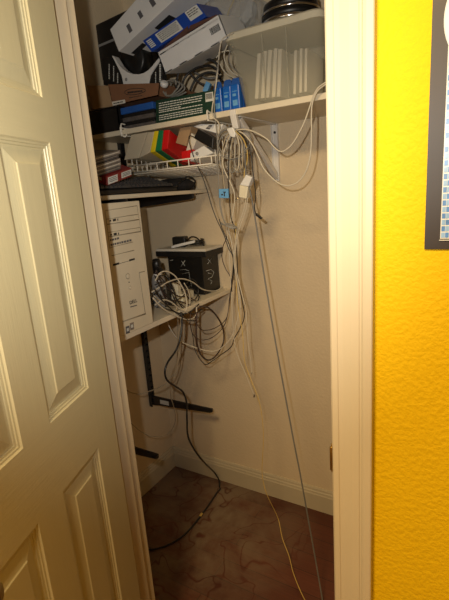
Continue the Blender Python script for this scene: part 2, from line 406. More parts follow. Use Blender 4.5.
# white triangular bracket under the long shelf
xb = .7072
t = thing('shelf_bracket', (xb, 0, 1.5), 'white triangular metal bracket under the long shelf at the back wall', 'shelf bracket')
b = B().box((xb-.014, -.004, 1.505), (xb+.014, -.0005, ZT-.0195)); b.box((xb-.014, -.012, 1.505), (xb-.011, -.004, ZT-.0195)); b.box((xb+.011, -.012, 1.505), (xb+.014, -.004, ZT-.0195))
b.build('wall_plate', 'wmetal', t)
for z in (1.528, 1.69):
    B().lathe([(.005, 0), (.005, .003), (.002, .005)], (xb, -.004, z), (0, -1, 0), 12).build('screw', 'bmetal', t)
B().box((xb-.012, -.305, ZT-.0225), (xb+.012, -.004, ZT-.0195)).build('arm', 'wmetal', t)
B().prism([V((xb-.009, -.012, 1.512)), V((xb-.009, -.012, 1.535)), V((xb-.009, -.285, ZT-.023)), V((xb-.009, -.302, ZT-.034))], (.018, 0, 0)).build('brace', 'wmetal', t, .001)
B().prism([V((xb-.011, -.3375, ZT-.002)), V((xb-.011, -.3325, ZT-.002)), V((xb-.011, -.307, ZT-.045)), V((xb-.011, -.314, ZT-.066)), V((xb-.011, -.322, ZT-.066)), V((xb-.011, -.3375, ZT-.02))], (.022, 0, 0)).build('end_hook', 'wmetal', t, .002)

# ------------------------------------------------------------------ top shelf
YF = -.30
def boxq(name, pts, y, sh, m, label, cat, group=None, bevel=.0015, parent=None, ax='y'):
    q = quad(pts, ax, y)
    o = B().hexa(q, shifted(q, sh)).build(name, m, parent, bevel)
    if parent is None: tag(o, label, cat, group)
    return o, q
# black bin at the far left
def open_bin():
    x0, x1, y0, y1, z0, z1 = .026, .183, -.315, -.06, ZT+.0005, 1.834
    t = thing('storage_bin', ((x0+x1)/2, (y0+y1)/2, z0), 'black bin at the left end of the long shelf, under the brown carton', 'bin')
    b = B().box((x0, y0, z0), (x1, y0+.004, z1-.004)); b.box((x0, y1-.004, z0), (x1, y1, z1-.004)); b.box((x0, y0, z0), (x0+.004, y1, z1-.004)); b.box((x1-.004, y0, z0), (x1, y1, z1-.004)); b.box((x0, y0, z0), (x1, y1, z0+.004))
    b.build('body', 'black2', t)
    b = B().box((x0-.002, y0-.004, z1-.006), (x1+.004, y1+.004, z1)); b.build('lid', 'black', t, .002)
open_bin()
# brown carton with open flap
q = quad([(108, 84.5), (160, 83), (159.4, 104), (111.7, 107.3)], 'y', -.305)
q[2].z = q[3].z = 1.8375+.0; q[3].x = q[0].x+.012
t = thing('cardboard_box', (q[3]+q[2])*.5, 'brown carton with an oval printed mark on the left of the long shelf', 'box')
dep = V((0, .24, 0)); bz = 1.8375
wall = B()
qb = shifted(q, dep)
wall.hexa(q, shifted(q, (0, .004, 0)))
wall.hexa(shifted(q, (0, .236, 0)), qb)
wall.hexa([q[1], qb[1], qb[2], q[2]], [p+V((-.004, 0, 0)) for p in (q[1], qb[1], qb[2], q[2])])
wall.hexa([q[0], qb[0], qb[3], q[3]], [p+V((.004, 0, 0)) for p in (q[0], qb[0], qb[3], q[3])])
wall.hexa([q[3], q[2], qb[2], qb[3]], [p+V((0, 0, .004)) for p in (q[3], q[2], qb[2], qb[3])])
body = wall.build('body', 'brown', t)
fl = [q[0], qb[0], qb[0]+V((-.10, -.02, -.03)), q[0]+V((-.115, .01, -.012)), ]
B().hexa([q[0]+V((-.001, 0, -.004)), q[0]+V((-.115, .0, .016)), q[3]+V((-.113, .0, .004)), q[3]+V((-.001, 0, .0))], [q[0]+V((-.001, .004, -.004)), q[0]+V((-.115, .004, .016)), q[3]+V((-.113, .004, .004)), q[3]+V((-.001, .004, .0))]).build('side_flap', 'kraft', t)
d = B(); c = lerp(q, .5, .44); 
ring = []
for k in range(28):
    a = 2*math.pi*k/28; ring.append(lerp(q, .52+.215*math.cos(a), .45+.175*math.sin(a))+V((0, -.0008, 0)))
d.tube(ring, .0011, 5, closed=True, sub=1)
rows(d, q, .37, .67, [.42], .10, .04)
rows(d, q, .39, .66, [.73], .04, .05)
d.build('printed_mark', 'ink', body)
o = decal(B(), q, .0, .80, .29, .985, .001).build('paper_label', 'paper', body); o['label'] = 'white paper label'
rows(B(), q, .03, .26, [.87], .05, .05, 0, .0016).build('label_print', 'ink', o)
# things standing in the brown carton
for pts, lb in (([(101.5, 58), (110.5, 57), (121.5, 75.6), (122.5, 84), (103.5, 85)], 'dark box with pale upright print, left of the white curved stand'), ([(150.5, 76), (160.3, 61), (162.5, 60.5), (162.5, 83), (149.2, 84)], 'dark box with pale upright print, right of the white curved stand')):
    pl = quad(pts, 'y', -.285)
    o = B().prism(pl, (0, .025, 0)).build('software_box', 'black2', None, .001); tag(o, lb, 'box', 'dark boxes in the brown carton')
    pr = B()
    if pts[0][0] < 120: strips = [(109, 64, 80), (113.5, 66, 82), (117.5, 73, 83)]
    else: strips = [(160, 64, 82), (155.5, 72, 83)]
    for x, y0, y1 in strips:
        y = y0
        while y < y1-.5:
            h = random.uniform(.9, 2.2); e = min(y1, y+h)
            w = .8 if x not in (160,) else 1.6
            qq = quad([(x-w/2, y), (x+w/2, y), (x+w/2+.15, e), (x-w/2+.15, e)], 'y', -.2858)
            pr.hexa(qq, shifted(qq, (0, .0012, 0))); y = e+.5
    pr.build('upright_print', 'print', o)
pl = quad([(111.7, 55.5), (113.5, 56), (116, 60), (119, 65), (123, 69.3), (127.7, 72.3), (133, 74), (138.5, 74.2), (143.7, 73), (148.5, 69.8), (152.6, 65.4), (156, 61), (159.2, 57.4), (161, 57.2), (157.5, 64), (153, 70), (150, 75.6), (148.2, 84.5), (123.3, 84.5), (121.5, 75.6), (118.5, 69), (115, 62)], 'y', -.29)
o = B().prism(pl, (0, .03, 0)).build('curved_stand', 'white_in', None, .0012); tag(o, 'white plastic stand with a deep concave top, standing in the brown carton', 'stand')
sm = B(); c = at(126.3, 79.5, 'y', -.2905); sm.lathe([(.006, 0), (.006, .0012), (.004, .0016)], c, (0, -1, 0), 14); sm.build('round_mark', 'grey_dev', o)
c = at(136, 60, 'y', -.222)
o = B().lathe([(.02, -.03), (.056, -.029), (.062, -.024), (.062, .024), (.056, .029), (.02, .03)], c+V((0, 0, -.004)), (0, 1, 0), 32).build('cable_drum', 'black', None); tag(o, 'round black drum behind the white curved stand', 'drum')
# large black case
q = quad([(76, 34), (128, 9), (142, 68), (86, 86)], 'y', -.185)
o = B().hexa(q, shifted(q, (0, .15, 0))).build('equipment_case', 'black2', None, .006, 3); tag(o, 'large tilted black case at the top left behind the cartons', 'case')
decal(B(), q, .27, .36, .66, .40, .002).build('light_strip', 'grey_dev', o)
# white long carton
q = quad([(110, 29.5), (118.7, 51.5), (192, -17), (173, -43)], 'y', -.33)
sh = (0, .135, 0)
t = thing('white_carton', q[1], 'long white carton with small dark icons tilted over the left of the shelf', 'box')
bd = B().hexa(q, shifted(q, sh)).build('body', 'white', t, .0015)
qi = [q[0], q[3], q[2], q[1]]
for s, tt, w, h in ((.205, .44, .045, .40), (.385, .40, .045, .32), (.56, .40, .05, .34)):
    decal(B(), qi, s, tt, s+w, tt+h*.8).build('printed_icon', 'print_d', bd)
q2 = [q[1], q[2], q[2]+V(sh), q[1]+V(sh)]
decal(B(), q2, .03, .42, .20, .62, .001).build('hand_hole', 'ink', bd); decal(B(), q2, .42, .30, .62, .92, .001).build('hand_hole', 'ink', bd)
# blue box
q = quad([(142.6, 40.8), (197, 3.2), (206.5, 16.5), (151.5, 52)], 'y', -.338)
o = B().hexa(q, shifted(q, (0, .13, .024))).build('blue_box', 'blue', None, .0015); tag(o, 'royal blue product box with white labels, wedged between the white cartons', 'box')
l = decal(B(), q, .22, .14, .62, .86).build('paper_label', 'print', o); l2 = decal(B(), q, .78, .04, .985, .72).build('paper_label', 'print', o)
rows(B(), q, .25, .60, [.22, .34, .46, .58, .70], .05, .045, 0, .0014).build('label_print', 'print_d', l); rows(B(), q, .80, .97, [.14, .28, .42], .06, .04, 0, .0014).build('label_print', 'print_d', l2)
pr = B(); rows(pr, q, .06, .075, [.1], .8, .1); 
for k in range(5): decal(pr, q, .04, .18+.13*k, .13, .26+.13*k)
pr.build('title_print', 'print', o)
# white open carton
q = quad([(157.3, 53), (219, 14.5), (228, 37.5), (165, 74)], 'y', -.345)
q[2] = q[1]+(q[2]-q[1])
UPB = .03
t = thing('open_carton', q[3], 'open white carton with a barcode, tilted in front of the royal blue box', 'box')
qb = shifted(q, (0, .15, UPB)); ex = (q[1]-q[0]).normalized()*.004; ez = (q[0]-q[3]).normalized()*.004; ey = V((0, .004, 0))
w = B().hexa(q, shifted(q, ey)); w.hexa(shifted(q, (0, .146, UPB*.97)), qb)
w.hexa([q[1], qb[1], qb[2], q[2]], [p-ex for p in (q[1], qb[1], qb[2], q[2])]); w.hexa([q[0], qb[0], qb[3], q[3]], [p+ex for p in (q[0], qb[0], qb[3], q[3])])
w.hexa([q[3], q[2], qb[2], qb[3]], [p+ez for p in (q[3], q[2], qb[2], qb[3])])
bd = w.build('body', 'white', t)
for pts in ([(158, 52.6), (187.5, 26), (188.5, 33.5)], [(187, 33), (190, 25.5), (216, 14.6), (218.5, 14.6)]):
    pl = quad(pts, 'y', -.342); B().prism(pl, (0, .003, 0)).build('flap', 'kraft_d', t)
o = B().hexa([q[0]+ex*2-ez*2, q[1]-ex*2-ez*2, qb[1]-ex*2-ez*2-ey*2, qb[0]+ex*2-ez*2-ey*2], [q[0]+ex*2-ez*3, q[1]-ex*2-ez*3, qb[1]-ex*2-ez*3-ey*2, qb[0]+ex*2-ez*3-ey*2]).build('inner_flap', 'kraft_d', t)
bc = B(); s = .815
while s < .955:
    w_ = random.choice((.003, .005, .008)); decal(bc, q, s, .30, s+w_, .58); s += w_+random.choice((.003, .005))
bc.build('barcode', 'ink', bd)
# blue binder on dark cases
xs0, xs1 = .185, .352
def caseslab(x0, x1, y0, y1, z0, z1, rz, m, label):
    b = B().box((x0, y0, z0), (x1, y1, z1)); o = b.build('disc_case', m, None, .001)
    o.rotation_euler = (0, 0, rz); tag(o, label, 'case', 'dark cases under the blue binder'); return o
zz = ZT+.0006
for i, (h, m, dx, rz) in enumerate(((.016, 'case', 0, .02), (.013, 'black2', .004, -.03), (.016, 'case', -.003, .03), (.012, 'black2', .003, 0.0))):
    caseslab(xs0+.008+dx, xs1-.004+dx, -.30, -.18, zz, zz+h, rz, m, ['bottom dark case lying on the long shelf under the blue binder', 'thin black case second from the bottom under the blue binder', 'third dark case from the bottom under the blue binder', 'thin black case directly under the blue binder'][i]); zz += h+.0004
b = B().box((xs0+.003, -.305, zz), (xs1, -.17, zz+.0245)); o = b.build('blue_binder', 'blue3', None, .003); tag(o, 'blue binder lying flat on dark cases, below the brown carton', 'binder')
# dark green box
q = quad([(155.6, 100.5), (214.6, 89.5), (215, 109.3), (155.8, 121.5)], 'y', -.318)
for p in q[2:]: p.z = ZT+.0006
t_ = B().hexa(q, shifted(q, (0, .16, 0))); o = t_.build('green_box', 'green', None, .0012); tag(o, 'dark green box covered in rows of white print, on the long shelf', 'box')
pr = B(); rows(pr, q, .06, .80, [.14, .24, .34, .52, .66, .75, .84], .035, .045); rows(pr, q, .06, .45, [.44], .035, .045); pr.build('printed_text', 'print', o)
lb = decal(B(), q, .855, .08, .975, .46).build('barcode_label', 'print', o)
bc = B(); s = .865
while s < .965: bc = decal(bc, q, s, .12, s+.005, .36, .0014); s += .010
bc.build('barcode', 'ink', lb)
# blue hanging packets
def packet(cx, y, z0, w, h, label, lean):
    t = thing('ink_packet', (cx, y, z0), label, 'packet', 'blue packets on the long shelf')
    b = B().box((cx-w/2, y, z0), (cx+w/2, y+.022, z0+h*.80)); b.build('pouch', 'blue2', t, .004)
    b = B().prism([V((cx-w/2, y+.01, z0+h*.79)), V((cx+w/2, y+.01, z0+h*.79)), V((cx+w*.42, y+.01, z0+h*.96)), V((cx+w*.2, y+.01, z0+h)), V((cx-w*.2, y+.01, z0+h)), V((cx-w*.42, y+.01, z0+h*.96))], (0, .0015, 0)); b.build('hang_tab', 'blue3', t)
    b = B().box((cx-w*.28, y-.0008, z0+h*.42), (cx+w*.12, y+.0002, z0+h*.50)); b.box((cx-w*.30, y-.0008, z0+h*.12), (cx+w*.25, y+.0002, z0+h*.30)); b.box((cx-w*.28, y-.0008, z0+h*.56), (cx+w*.25, y+.0002, z0+h*.585)); b.build('print', 'tape', t)
    t.rotation_euler = (0, lean, 0)
xs = [.641, .675, .709]
for i, x in enumerate(xs):
    packet(x, -.315, ZT+.001, .032, .098, ['blue packet standing next to the green box, left of the front three', 'middle blue packet of the front three on the long shelf', 'blue packet against the clear bin, right of the front three'][i], (-.02, .03, -.01)[i])
for i, x in enumerate((.655, .70)):
    packet(x, -.275, ZT+.001, .034, .108, ['blue packet in the rear row behind the left front packets', 'blue packet in the rear row, nearer the clear bin'][i], .02*(1-2*i))

# clear storage bin with lid, paper sleeves inside, black tin on the lid
def clear_bin():
    xa, xc, ya, yc = .735, 1.000, -.315, -.07        # base
    Xa, Xc, Ya, Yc = .692, 1.012, -.326, -.055       # top
    z0, z1 = ZT+.001, 1.957
    t = thing('storage_bin', ((xa+xc)/2, (ya+yc)/2, z0), 'clear plastic storage bin with a cream lid at the right end of the long shelf', 'bin')
    def rr(x0, x1, y0, y1, r, z, n=5):
        out = []
        for (cx, cy, a0) in ((x1-r, y1-r, 0), (x0+r, y1-r, 90), (x0+r, y0+r, 180), (x1-r, y0+r, 270)):
            for k in range(n+1):
                a = math.radians(a0+90*k/n); out.append(V((cx+r*math.cos(a), cy+r*math.sin(a), z)))
        return out
    b = B(); loops = []
    for f in (0, .12, .5, .62, .625, 1.0):
        step = .004 if f > .62 else 0
        loops.append(rr(xa+(Xa-xa)*f-step, xc+(Xc-xc)*f+step*0, ya+(Ya-ya)*f-step*.5, yc+(Yc-yc)*f, .03, z0+(z1-z0)*f))
    n = len(loops[0])
    b.add(loops[0], [tuple(range(n))])
    for i in range(len(loops)-1):
        b.add(loops[i]+loops[i+1], [(k, (k+1) % n, n+(k+1) % n, n+k) for k in range(n)], 0, True)
    b.build('tub', 'clear', t)
    # moulded upright ribs in the tub wall
    rb = B()
    for x in (.82, .90):
        rb.hexa([(x, -.3225, z0+.01), (x+.003, -.3225, z0+.01), (x+.003, -.329, z1-.01), (x, -.329, z1-.01)], [(x, -.319, z0+.01), (x+.003, -.319, z0+.01), (x+.003, -.325, z1-.01), (x, -.325, z1-.01)])
    rb.build('moulded_rib', 'clear', t)
    l = B(); A = rr(Xa-.008, Xc+.006, Ya-.008, Yc+.006, .035, z1-.012); A2 = rr(Xa-.008, Xc+.006, Ya-.008, Yc+.006, .035, z1+.006); A3 = rr(Xa-.003, Xc+.001, Ya-.003, Yc+.001, .031, z1+.011); A4 = rr(Xa+.012, Xc-.014, Ya+.012, Yc-.014, .025, z1+.008)
    LL = [A, A2, A3, A4]
    for i in range(3): l.add(LL[i]+LL[i+1], [(k, (k+1) % n, n+(k+1) % n, n+k) for k in range(n)], 0, True)
    l.add(A4, [tuple(range(n))]); l.add(A, [tuple(range(n))])
    l.build('lid', 'cream', t)
clear_bin()
sleeves = [(259, 53.5, 256.5, 98.5), (265, 51, 262.5, 98), (270, 50, 267.5, 97.5), (275.5, 48.5, 273.5, 97), (280, 49, 278.5, 96.5), (295.5, 50.5, 294.5, 94), (301, 48.5, 300.5, 92.5), (306, 48.5, 305.5, 91.5)]
for i, (u0, v0, u1, v1) in enumerate(sleeves):
    w = 3.4 if i < 5 else 2.6
    q = quad([(u0-w/2, v0), (u0+w/2, v0-.5), (u1+w/2, v1), (u1-w/2, v1+.4)], 'y', -.285)
    for p in q[2:]: p.z = max(p.z, ZT+.004)
    lab = ['first', 'second', 'third', 'fourth', 'fifth'][i]+' cream paper sleeve from the left inside the clear bin' if i < 5 else ['left', 'middle', 'right'][i-5]+' sleeve of the three at the right side inside the clear bin'
    o = B().hexa(q, shifted(q, (0, .15, 0))).build('paper_sleeve', 'sleeve', None, .0008); tag(o, lab, 'sleeve', 'paper sleeves in the clear bin')
c = V((.868, -.20, 1.9665))
t = thing('cake_tin', c, 'round black tin with a shiny rim sitting on the cream lid', 'tin')
B().lathe([(.078, 0), (.088, .004), (.090, .014)], c, n=40).build('body', 'black', t)
B().lathe([(.0915, .012), (.097, .015), (.097, .024), (.092, .026)], c, n=40).build('rim', 'chrome', t)
B().lathe([(.091, .026), (.094, .028), (.094, .042), (.091, .044)], c, n=40).build('cover', 'black', t)
B().lathe([(.092, .044), (.095, .046), (.095, .050), (.091, .052)], c, n=40).build('upper_rim', 'chrome', t)
B().lathe([(.089, .052), (.086, .075), (.06, .085)], c, n=40).build('dome', 'black', t)

# clear bag and cables behind the cartons
def blob(name, pts, y, dep, m, label, cat, amp=.012, n=7):
    """crumpled film: outline px polygon pulled over a rounded, creased volume"""
    P = quad(pts, 'y', y); c = sum(P, V((0, 0, 0)))/len(P); b = B(); P = spline(P, True, 3); k = len(P); loops = []
    for j in range(n+1):
        f = j/n; s = math.sin(math.pi*(.12+.80*f)); yy = dep*f
        loops.append([c+(p-c)*(.55+.45*s)+V((random.uniform(-amp, amp)*.5, yy+random.uniform(-amp, amp)*.4, random.uniform(-amp, amp)*.5)) for p in P])
    for j in range(n): b.add(loops[j]+loops[j+1], [(a, (a+1) % k, k+(a+1) % k, k+a) for a in range(k)])
    b.add(loops[0]+[c+V((0, -.01, 0))], [(a, (a+1) % k, k) for a in range(k)]); b.add(loops[-1]+[c+V((0, dep+.01, 0))], [(a, (a+1) % k, k) for a in range(k)])
    return tag(b.build(name, m), label, cat)
blob('plastic_bag', [(198, -8), (240, -10), (243, 10), (238, 26), (222, 30), (205, 16)], -.20, .13, 'bag', 'clear plastic bag of cables behind the open white carton', 'bag')
blob('plastic_bag', [(239, -8), (254, -6), (254, 14), (251, 22), (241, 26), (237, 12)], -.24, .15, 'bag', 'clear plastic bag bunched beside the black tin', 'bag')
def cable(name, pts, ax, v0, v1, r, m, label, cat='cable', group=None, n=7, sub=6, parent=None):
    o = B().tube(path(pts, ax, v0, v1), r*.72, n, sub=sub).build(name, m, parent)
    if parent is None: tag(o, label, cat, group)
    return o
cable('cable', [(206, 0), (212, 10), (222, 19), (235, 23), (240, 20)], 'y', -.17, -.12, .005, 'c_cream', 'cream cable curling inside the clear bag')
cable('cable', [(235, -6), (233, 2), (229, 10), (227, 17)], 'y', -.16, -.13, .003, 'c_yellow', 'thin yellow wire inside the clear bag')
# dark cables heaped between green box and cartons
g = 'dark cables heaped on the long shelf'
heap = [([(176, 88), (179, 72), (188, 62), (202, 59), (215, 62), (220, 74)], .006, 'c_dark', 'thick dark grey cable arching highest over the heap behind the green box'),
        ([(181, 88), (186, 76), (197, 68), (210, 66), (218, 70)], .006, 'c_black', 'black cable arching under the highest cable of the heap'),
        ([(188, 66), (192, 76), (200, 83), (206, 85)], .0055, 'c_dark', 'dark grey cable dropping to a blue plug behind the green box'),
        ([(190, 91), (196, 79), (206, 73), (216, 74), (222, 82)], .0065, 'c_dark', 'lowest dark grey cable of the heap behind the green box'),
        ([(176, 80), (183, 66), (194, 58), (208, 56), (219, 58)], .005, 'c_black', 'black cable at the back of the heap under the open carton'),
        ([(194, 72), (206, 78), (214, 78), (222, 76)], .006, 'c_mid', 'paler grey cable lying across the dark heap')]
for i, (pts, r, m, lab) in enumerate(heap):
    cable('cable', pts, 'y', -.26+.025*i, -.22+.025*i, r, m, lab, 'cable', None)
p = at(205, 87, 'y', -.27)
o = B().box(p-V((.009, .012, .018)), p+V((.009, .012, .016))).build('connector', 'tape', None, .002); tag(o, 'small connector on the dark cable behind the green box', 'connector'); o.rotation_euler = (0, .5, .3)
# beige coil beside the dark box
rng = []
c = at(171, 89, 'y', -.27)
for k in range(46):
    a = 2*math.pi*k/11.5; rr_ = .030+.005*math.sin(k*1.7); rng.append(c+V((rr_*1.25*math.cos(a), -.02+.0014*k, rr_*math.sin(a)*.82+.004)))
o = B().tube(rng, .0032, 7, sub=3).build('cable_coil', 'c_grey', None); tag(o, 'coil of pale grey cable on top of the green box', 'cable')
o = B().lathe([(.008, -.010), (.014, -.007), (.015, 0), (.014, .007), (.008, .010)], c+V((-.002, -.036, .012)), (.6, -.3, .6), 18).build('adapter', 'white_in'); tag(o, 'pale rounded adapter resting on the coil over the green box', 'adapter')
# white wires in front of and beside the clear bin
for i, (pts, r, m, lab) in enumerate([
    ([(230, 34), (223, 42), (219, 54), (221, 66), (227, 74), (236, 79)], .003, 'c_white', 'outermost white wire looped left of the clear bin'),
    ([(232, 38), (227, 46), (224, 56), (227, 66), (233, 73), (240, 77)], .003, 'c_white', 'middle white wire looped left of the clear bin'),
    ([(234, 44), (230, 52), (229, 60), (232, 67), (238, 72)], .003, 'c_grey', 'innermost grey wire looped left of the clear bin'),
    ([(216, 58), (222, 52), (230, 51), (236, 55)], .003, 'c_white', 'short white wire crossing above the blue packets')]):
    cable('wire', pts, 'y', -.30+.01*i, -.28+.01*i, r, m, lab)
cable('wire', [(233, 33), (222, 40), (219, 56), (217.5, 72), (215, 92), (212, 110), (214, 118), (219, 124), (218, 140)], 'y', -.348, -.345, .0028, 'c_white', 'white wire hanging over the shelf edge left of the blue packets')
cable('wire', [(219, 60), (216, 78), (214.5, 100), (214.5, 112), (217, 135), (218, 165), (219.5, 196), (223, 218), (227, 226)], 'y', -.35, -.335, .0028, 'c_grey', 'grey wire hanging from the shelf past the basket to the knotted bundle')

# ------------------------------------------------------------------ wire basket under the shelf
BX0, BX1, BY0, BY1 = .222, .612, -.338, -.03
ZF1, ZF0, ZB0 = 1.602, 1.576, 1.553
t = thing('wire_basket', ((BX0+BX1)/2, (BY0+BY1)/2, ZB0), 'white wire basket hung under the long shelf', 'basket')
fr = B(); R1 = .0026; r0 = .0016
fr.tube([(BX0, BY0, ZF1), (BX1, BY0, ZF1)], R1, 8, sub=1); fr.tube([(BX0, BY0, ZF0), (BX1, BY0, ZF0)], R1, 8, sub=1)
fr.tube([(BX0, BY1, ZB0), (BX1, BY1, ZB0)], R1, 8, sub=1); fr.tube([(BX0, BY1, ZT-.024), (BX1, BY1, ZT-.024)], R1, 8, sub=1)
for x in (BX0, BX1):
    fr.tube([(x, BY0, ZF1), (x, BY0, ZF0), (x, BY1, ZB0), (x, BY1, ZT-.024)], R1, 8, sub=1)
    fr.tube([(x, BY0, ZF1), (x, BY1, ZT-.12)], R1*.8, 8, sub=1)
fr.build('frame', 'wire', t)
for k in range(9):
    x = BX0+(BX1-BX0)*k/8; ff = B()
    ff.tube([(x, BY0, ZF1), (x, BY0, ZF0)], r0*1.3, 6, sub=1)
    ff.build('front_wire', 'wire', t)
bt = B()
for k in range(25):
    x = BX0+(BX1-BX0)*k/24; bt.tube([(x, BY0, ZF0), (x, BY1, ZB0), (x, BY1, ZB0+.09)], r0*.75, 5, sub=1)
for k in range(1, 8):
    f = k/8; bt.tube([(BX0, BY0+(BY1-BY0)*f, ZF0+(ZB0-ZF0)*f-.003), (BX1, BY0+(BY1-BY0)*f, ZF0+(ZB0-ZF0)*f-.002)], r0*.8, 5, sub=1)
bt.build('bottom_mesh', 'wire', t)
for x in (BX0, BX1):
    sd = B()
    for k in range(1, 11):
        f = k/11; y = BY0+(BY1-BY0)*f; zb = ZF0+(ZB0-ZF0)*f
        sd.tube([(x, y, zb), (x, y, ZT-.021 if k > 2 else ZF1+.05*k)], r0*1.2, 5, sub=1)
    sd.build('side_wires', 'wire', t)
for x in (BX0-.004, BX1+.004):
    B().tube([(x, BY1, ZT-.024), (x, BY0+.02, ZT-.024), (x, BY0-.008, ZT-.022), (x, BY0-.011, ZT+.006), (x, BY0+.004, ZT+.0035), (x, BY0+.06, ZT+.0035)], R1, 8, sub=4).build('shelf_hook', 'wire', t)

# basket contents, leaning
def basket_item(name, pts, y, sh, m, label, cat, bevel=.002):
    q = quad(pts, 'y', y)
    for p in q: p.z = min(p.z, ZT-.0225)
    o = B().hexa(q, shifted(q, sh)).build(name, m, None, bevel); tag(o, label, cat, 'things in the wire basket' if cat == 'case' else None); return o, q
basket_item('plastic_case', [(131, 134), (147.5, 132), (138.5, 158), (124, 160)], -.325, (0, .20, -.015), 'beige_box', 'wide beige case at the left end of the wire basket', 'case')
basket_item('plastic_case', [(148, 132), (154, 131.5), (149.6, 152.6), (139.3, 158)], -.325, (0, .20, -.015), 'beige_box', 'narrower beige case between the wide beige case and the yellow one', 'case')
SH = (-.03, .17, -.05)
basket_item('plastic_case', [(154.2, 131), (158.3, 130.6), (154.7, 151.5), (150, 152.4)], -.325, SH, 'yell', 'bright yellow slim case leaning in the wire basket', 'case')
basket_item('plastic_case', [(158.6, 130.4), (163.2, 130.2), (161, 150.4), (155, 151.4)], -.325, SH, 'green2', 'green slim case leaning between yellow and red', 'case')
basket_item('plastic_case', [(163.6, 130.2), (169.5, 129.6), (167.5, 148.8), (161.4, 150.2)], -.325, SH, 'red', 'bright red case leaning against the green case in the basket', 'case')
basket_item('plastic_case', [(181, 151.5), (193, 149), (195, 160), (182, 162)], -.315, (0, .10, -.012), 'red', 'small red case lying in front of the brown flap in the basket', 'case')
basket_item('cardboard_piece', [(180, 127.5), (191.5, 126), (185.5, 146), (175.5, 143)], -.29, (0, .10, -.01), 'kraft', 'piece of brown cardboard standing in the basket by the red case', 'cardboard')
o, q = basket_item('router_box', [(193, 126.5), (199.5, 119.8), (223, 124), (219, 134)], -.30, (.0, .13, -.03), 'white_in', 'white flat network box at the top of the basket, behind the black adapter', 'network box')
d = decal(B(), q, .2, .45, .5, .6, .001); decal(d, q, .55, .45, .85, .6, .001); d.build('vent_slot', 'print_d', o)
o, q = basket_item('power_brick', [(198, 128.5), (213.5, 137.5), (212.5, 149), (193.5, 138)], -.335, (0, .05, -.006), 'black', 'black power brick with cord on top of the things in the basket', 'power adapter', .003)
o, q = basket_item('white_adapter', [(190, 153), (203.5, 145.5), (213.5, 150.5), (213.5, 159.5), (190, 160)][:2]+[(213.5, 153), (190, 161.5)], -.325, (0, .11, -.01), 'white_in', 'white adapter box with a round socket at the right of the basket', 'adapter', .003)
d = B().lathe([(.006, 0), (.006, .003), (.003, .003)], lerp(q, .42, .45)+V((0, -.0005, 0)), (0, -1, 0), 16); d.build('round_socket', 'grey_dev', o)
basket_item('paper_sleeve', [(186, 151), (191.5, 133), (197, 138.5), (192, 152)], -.28, (0, .09, -.01), 'paper', 'white paper sleeve standing beside the brown cardboard in the basket', 'sleeve', .0005)
# white cup hook on the shelf edge over the beige case
p = at(122, 128, 'y', -.334)
o = B().tube([p+V((0, .02, .014)), p+V((0, -.003, .013)), p+V((0, -.004, -.012)), p+V((.002, -.004, -.028)), p+V((.014, -.004, -.034)), p+V((.022, -.002, -.026))], .003, 8).build('wire_hook', 'wire', None); tag(o, 'white wire hook clipped over the long shelf edge at the left', 'hook')

# ------------------------------------------------------------------ middle shelf
# keyboard lying lengthwise along the shelf front, tilted slightly back
KX0, KX1, KY0, KY1 = .205, .368, -.66, -.225
t = thing('keyboard', ((KX0+KX1)/2, (KY0+KY1)/2, ZM), 'black computer keyboard lying on the shelf above the tower', 'keyboard')
tilt = .05
b = B().hexa([(KX1, KY0, ZM+.001), (KX1, KY1, ZM+.001), (KX1, KY1, ZM+.016), (KX1, KY0, ZM+.016)], [(KX0, KY0, ZM+.001), (KX0, KY1, ZM+.001), (KX0, KY1, ZM+.016+tilt), (KX0, KY0, ZM+.016+tilt)])
b.build('case', 'black2', t, .003)
kb = B()
for r in range(6):
    f = (r+.5)/6; x = KX1-.016-(KX1-KX0-.03)*f+.008; z = ZM+.0165+tilt*((KX1-x)/(KX1-KX0))
    y = KY0+.012+.004*(r % 3)
    while y < KY1-.02:
        w = .0165 if r else random.choice((.018, .018, .05)); w = min(w, KY1-.012-y)
        kb.hexa([(x-.009, y, z+.003), (x+.009, y, z), (x+.009, y+w, z), (x-.009, y+w, z+.003)], [(x-.007, y+.002, z+.011), (x+.007, y+.002, z+.009), (x+.007, y+w-.002, z+.009), (x-.007, y+w-.002, z+.011)]); y += w+.0022
o = kb.build('keys', 'key', t)
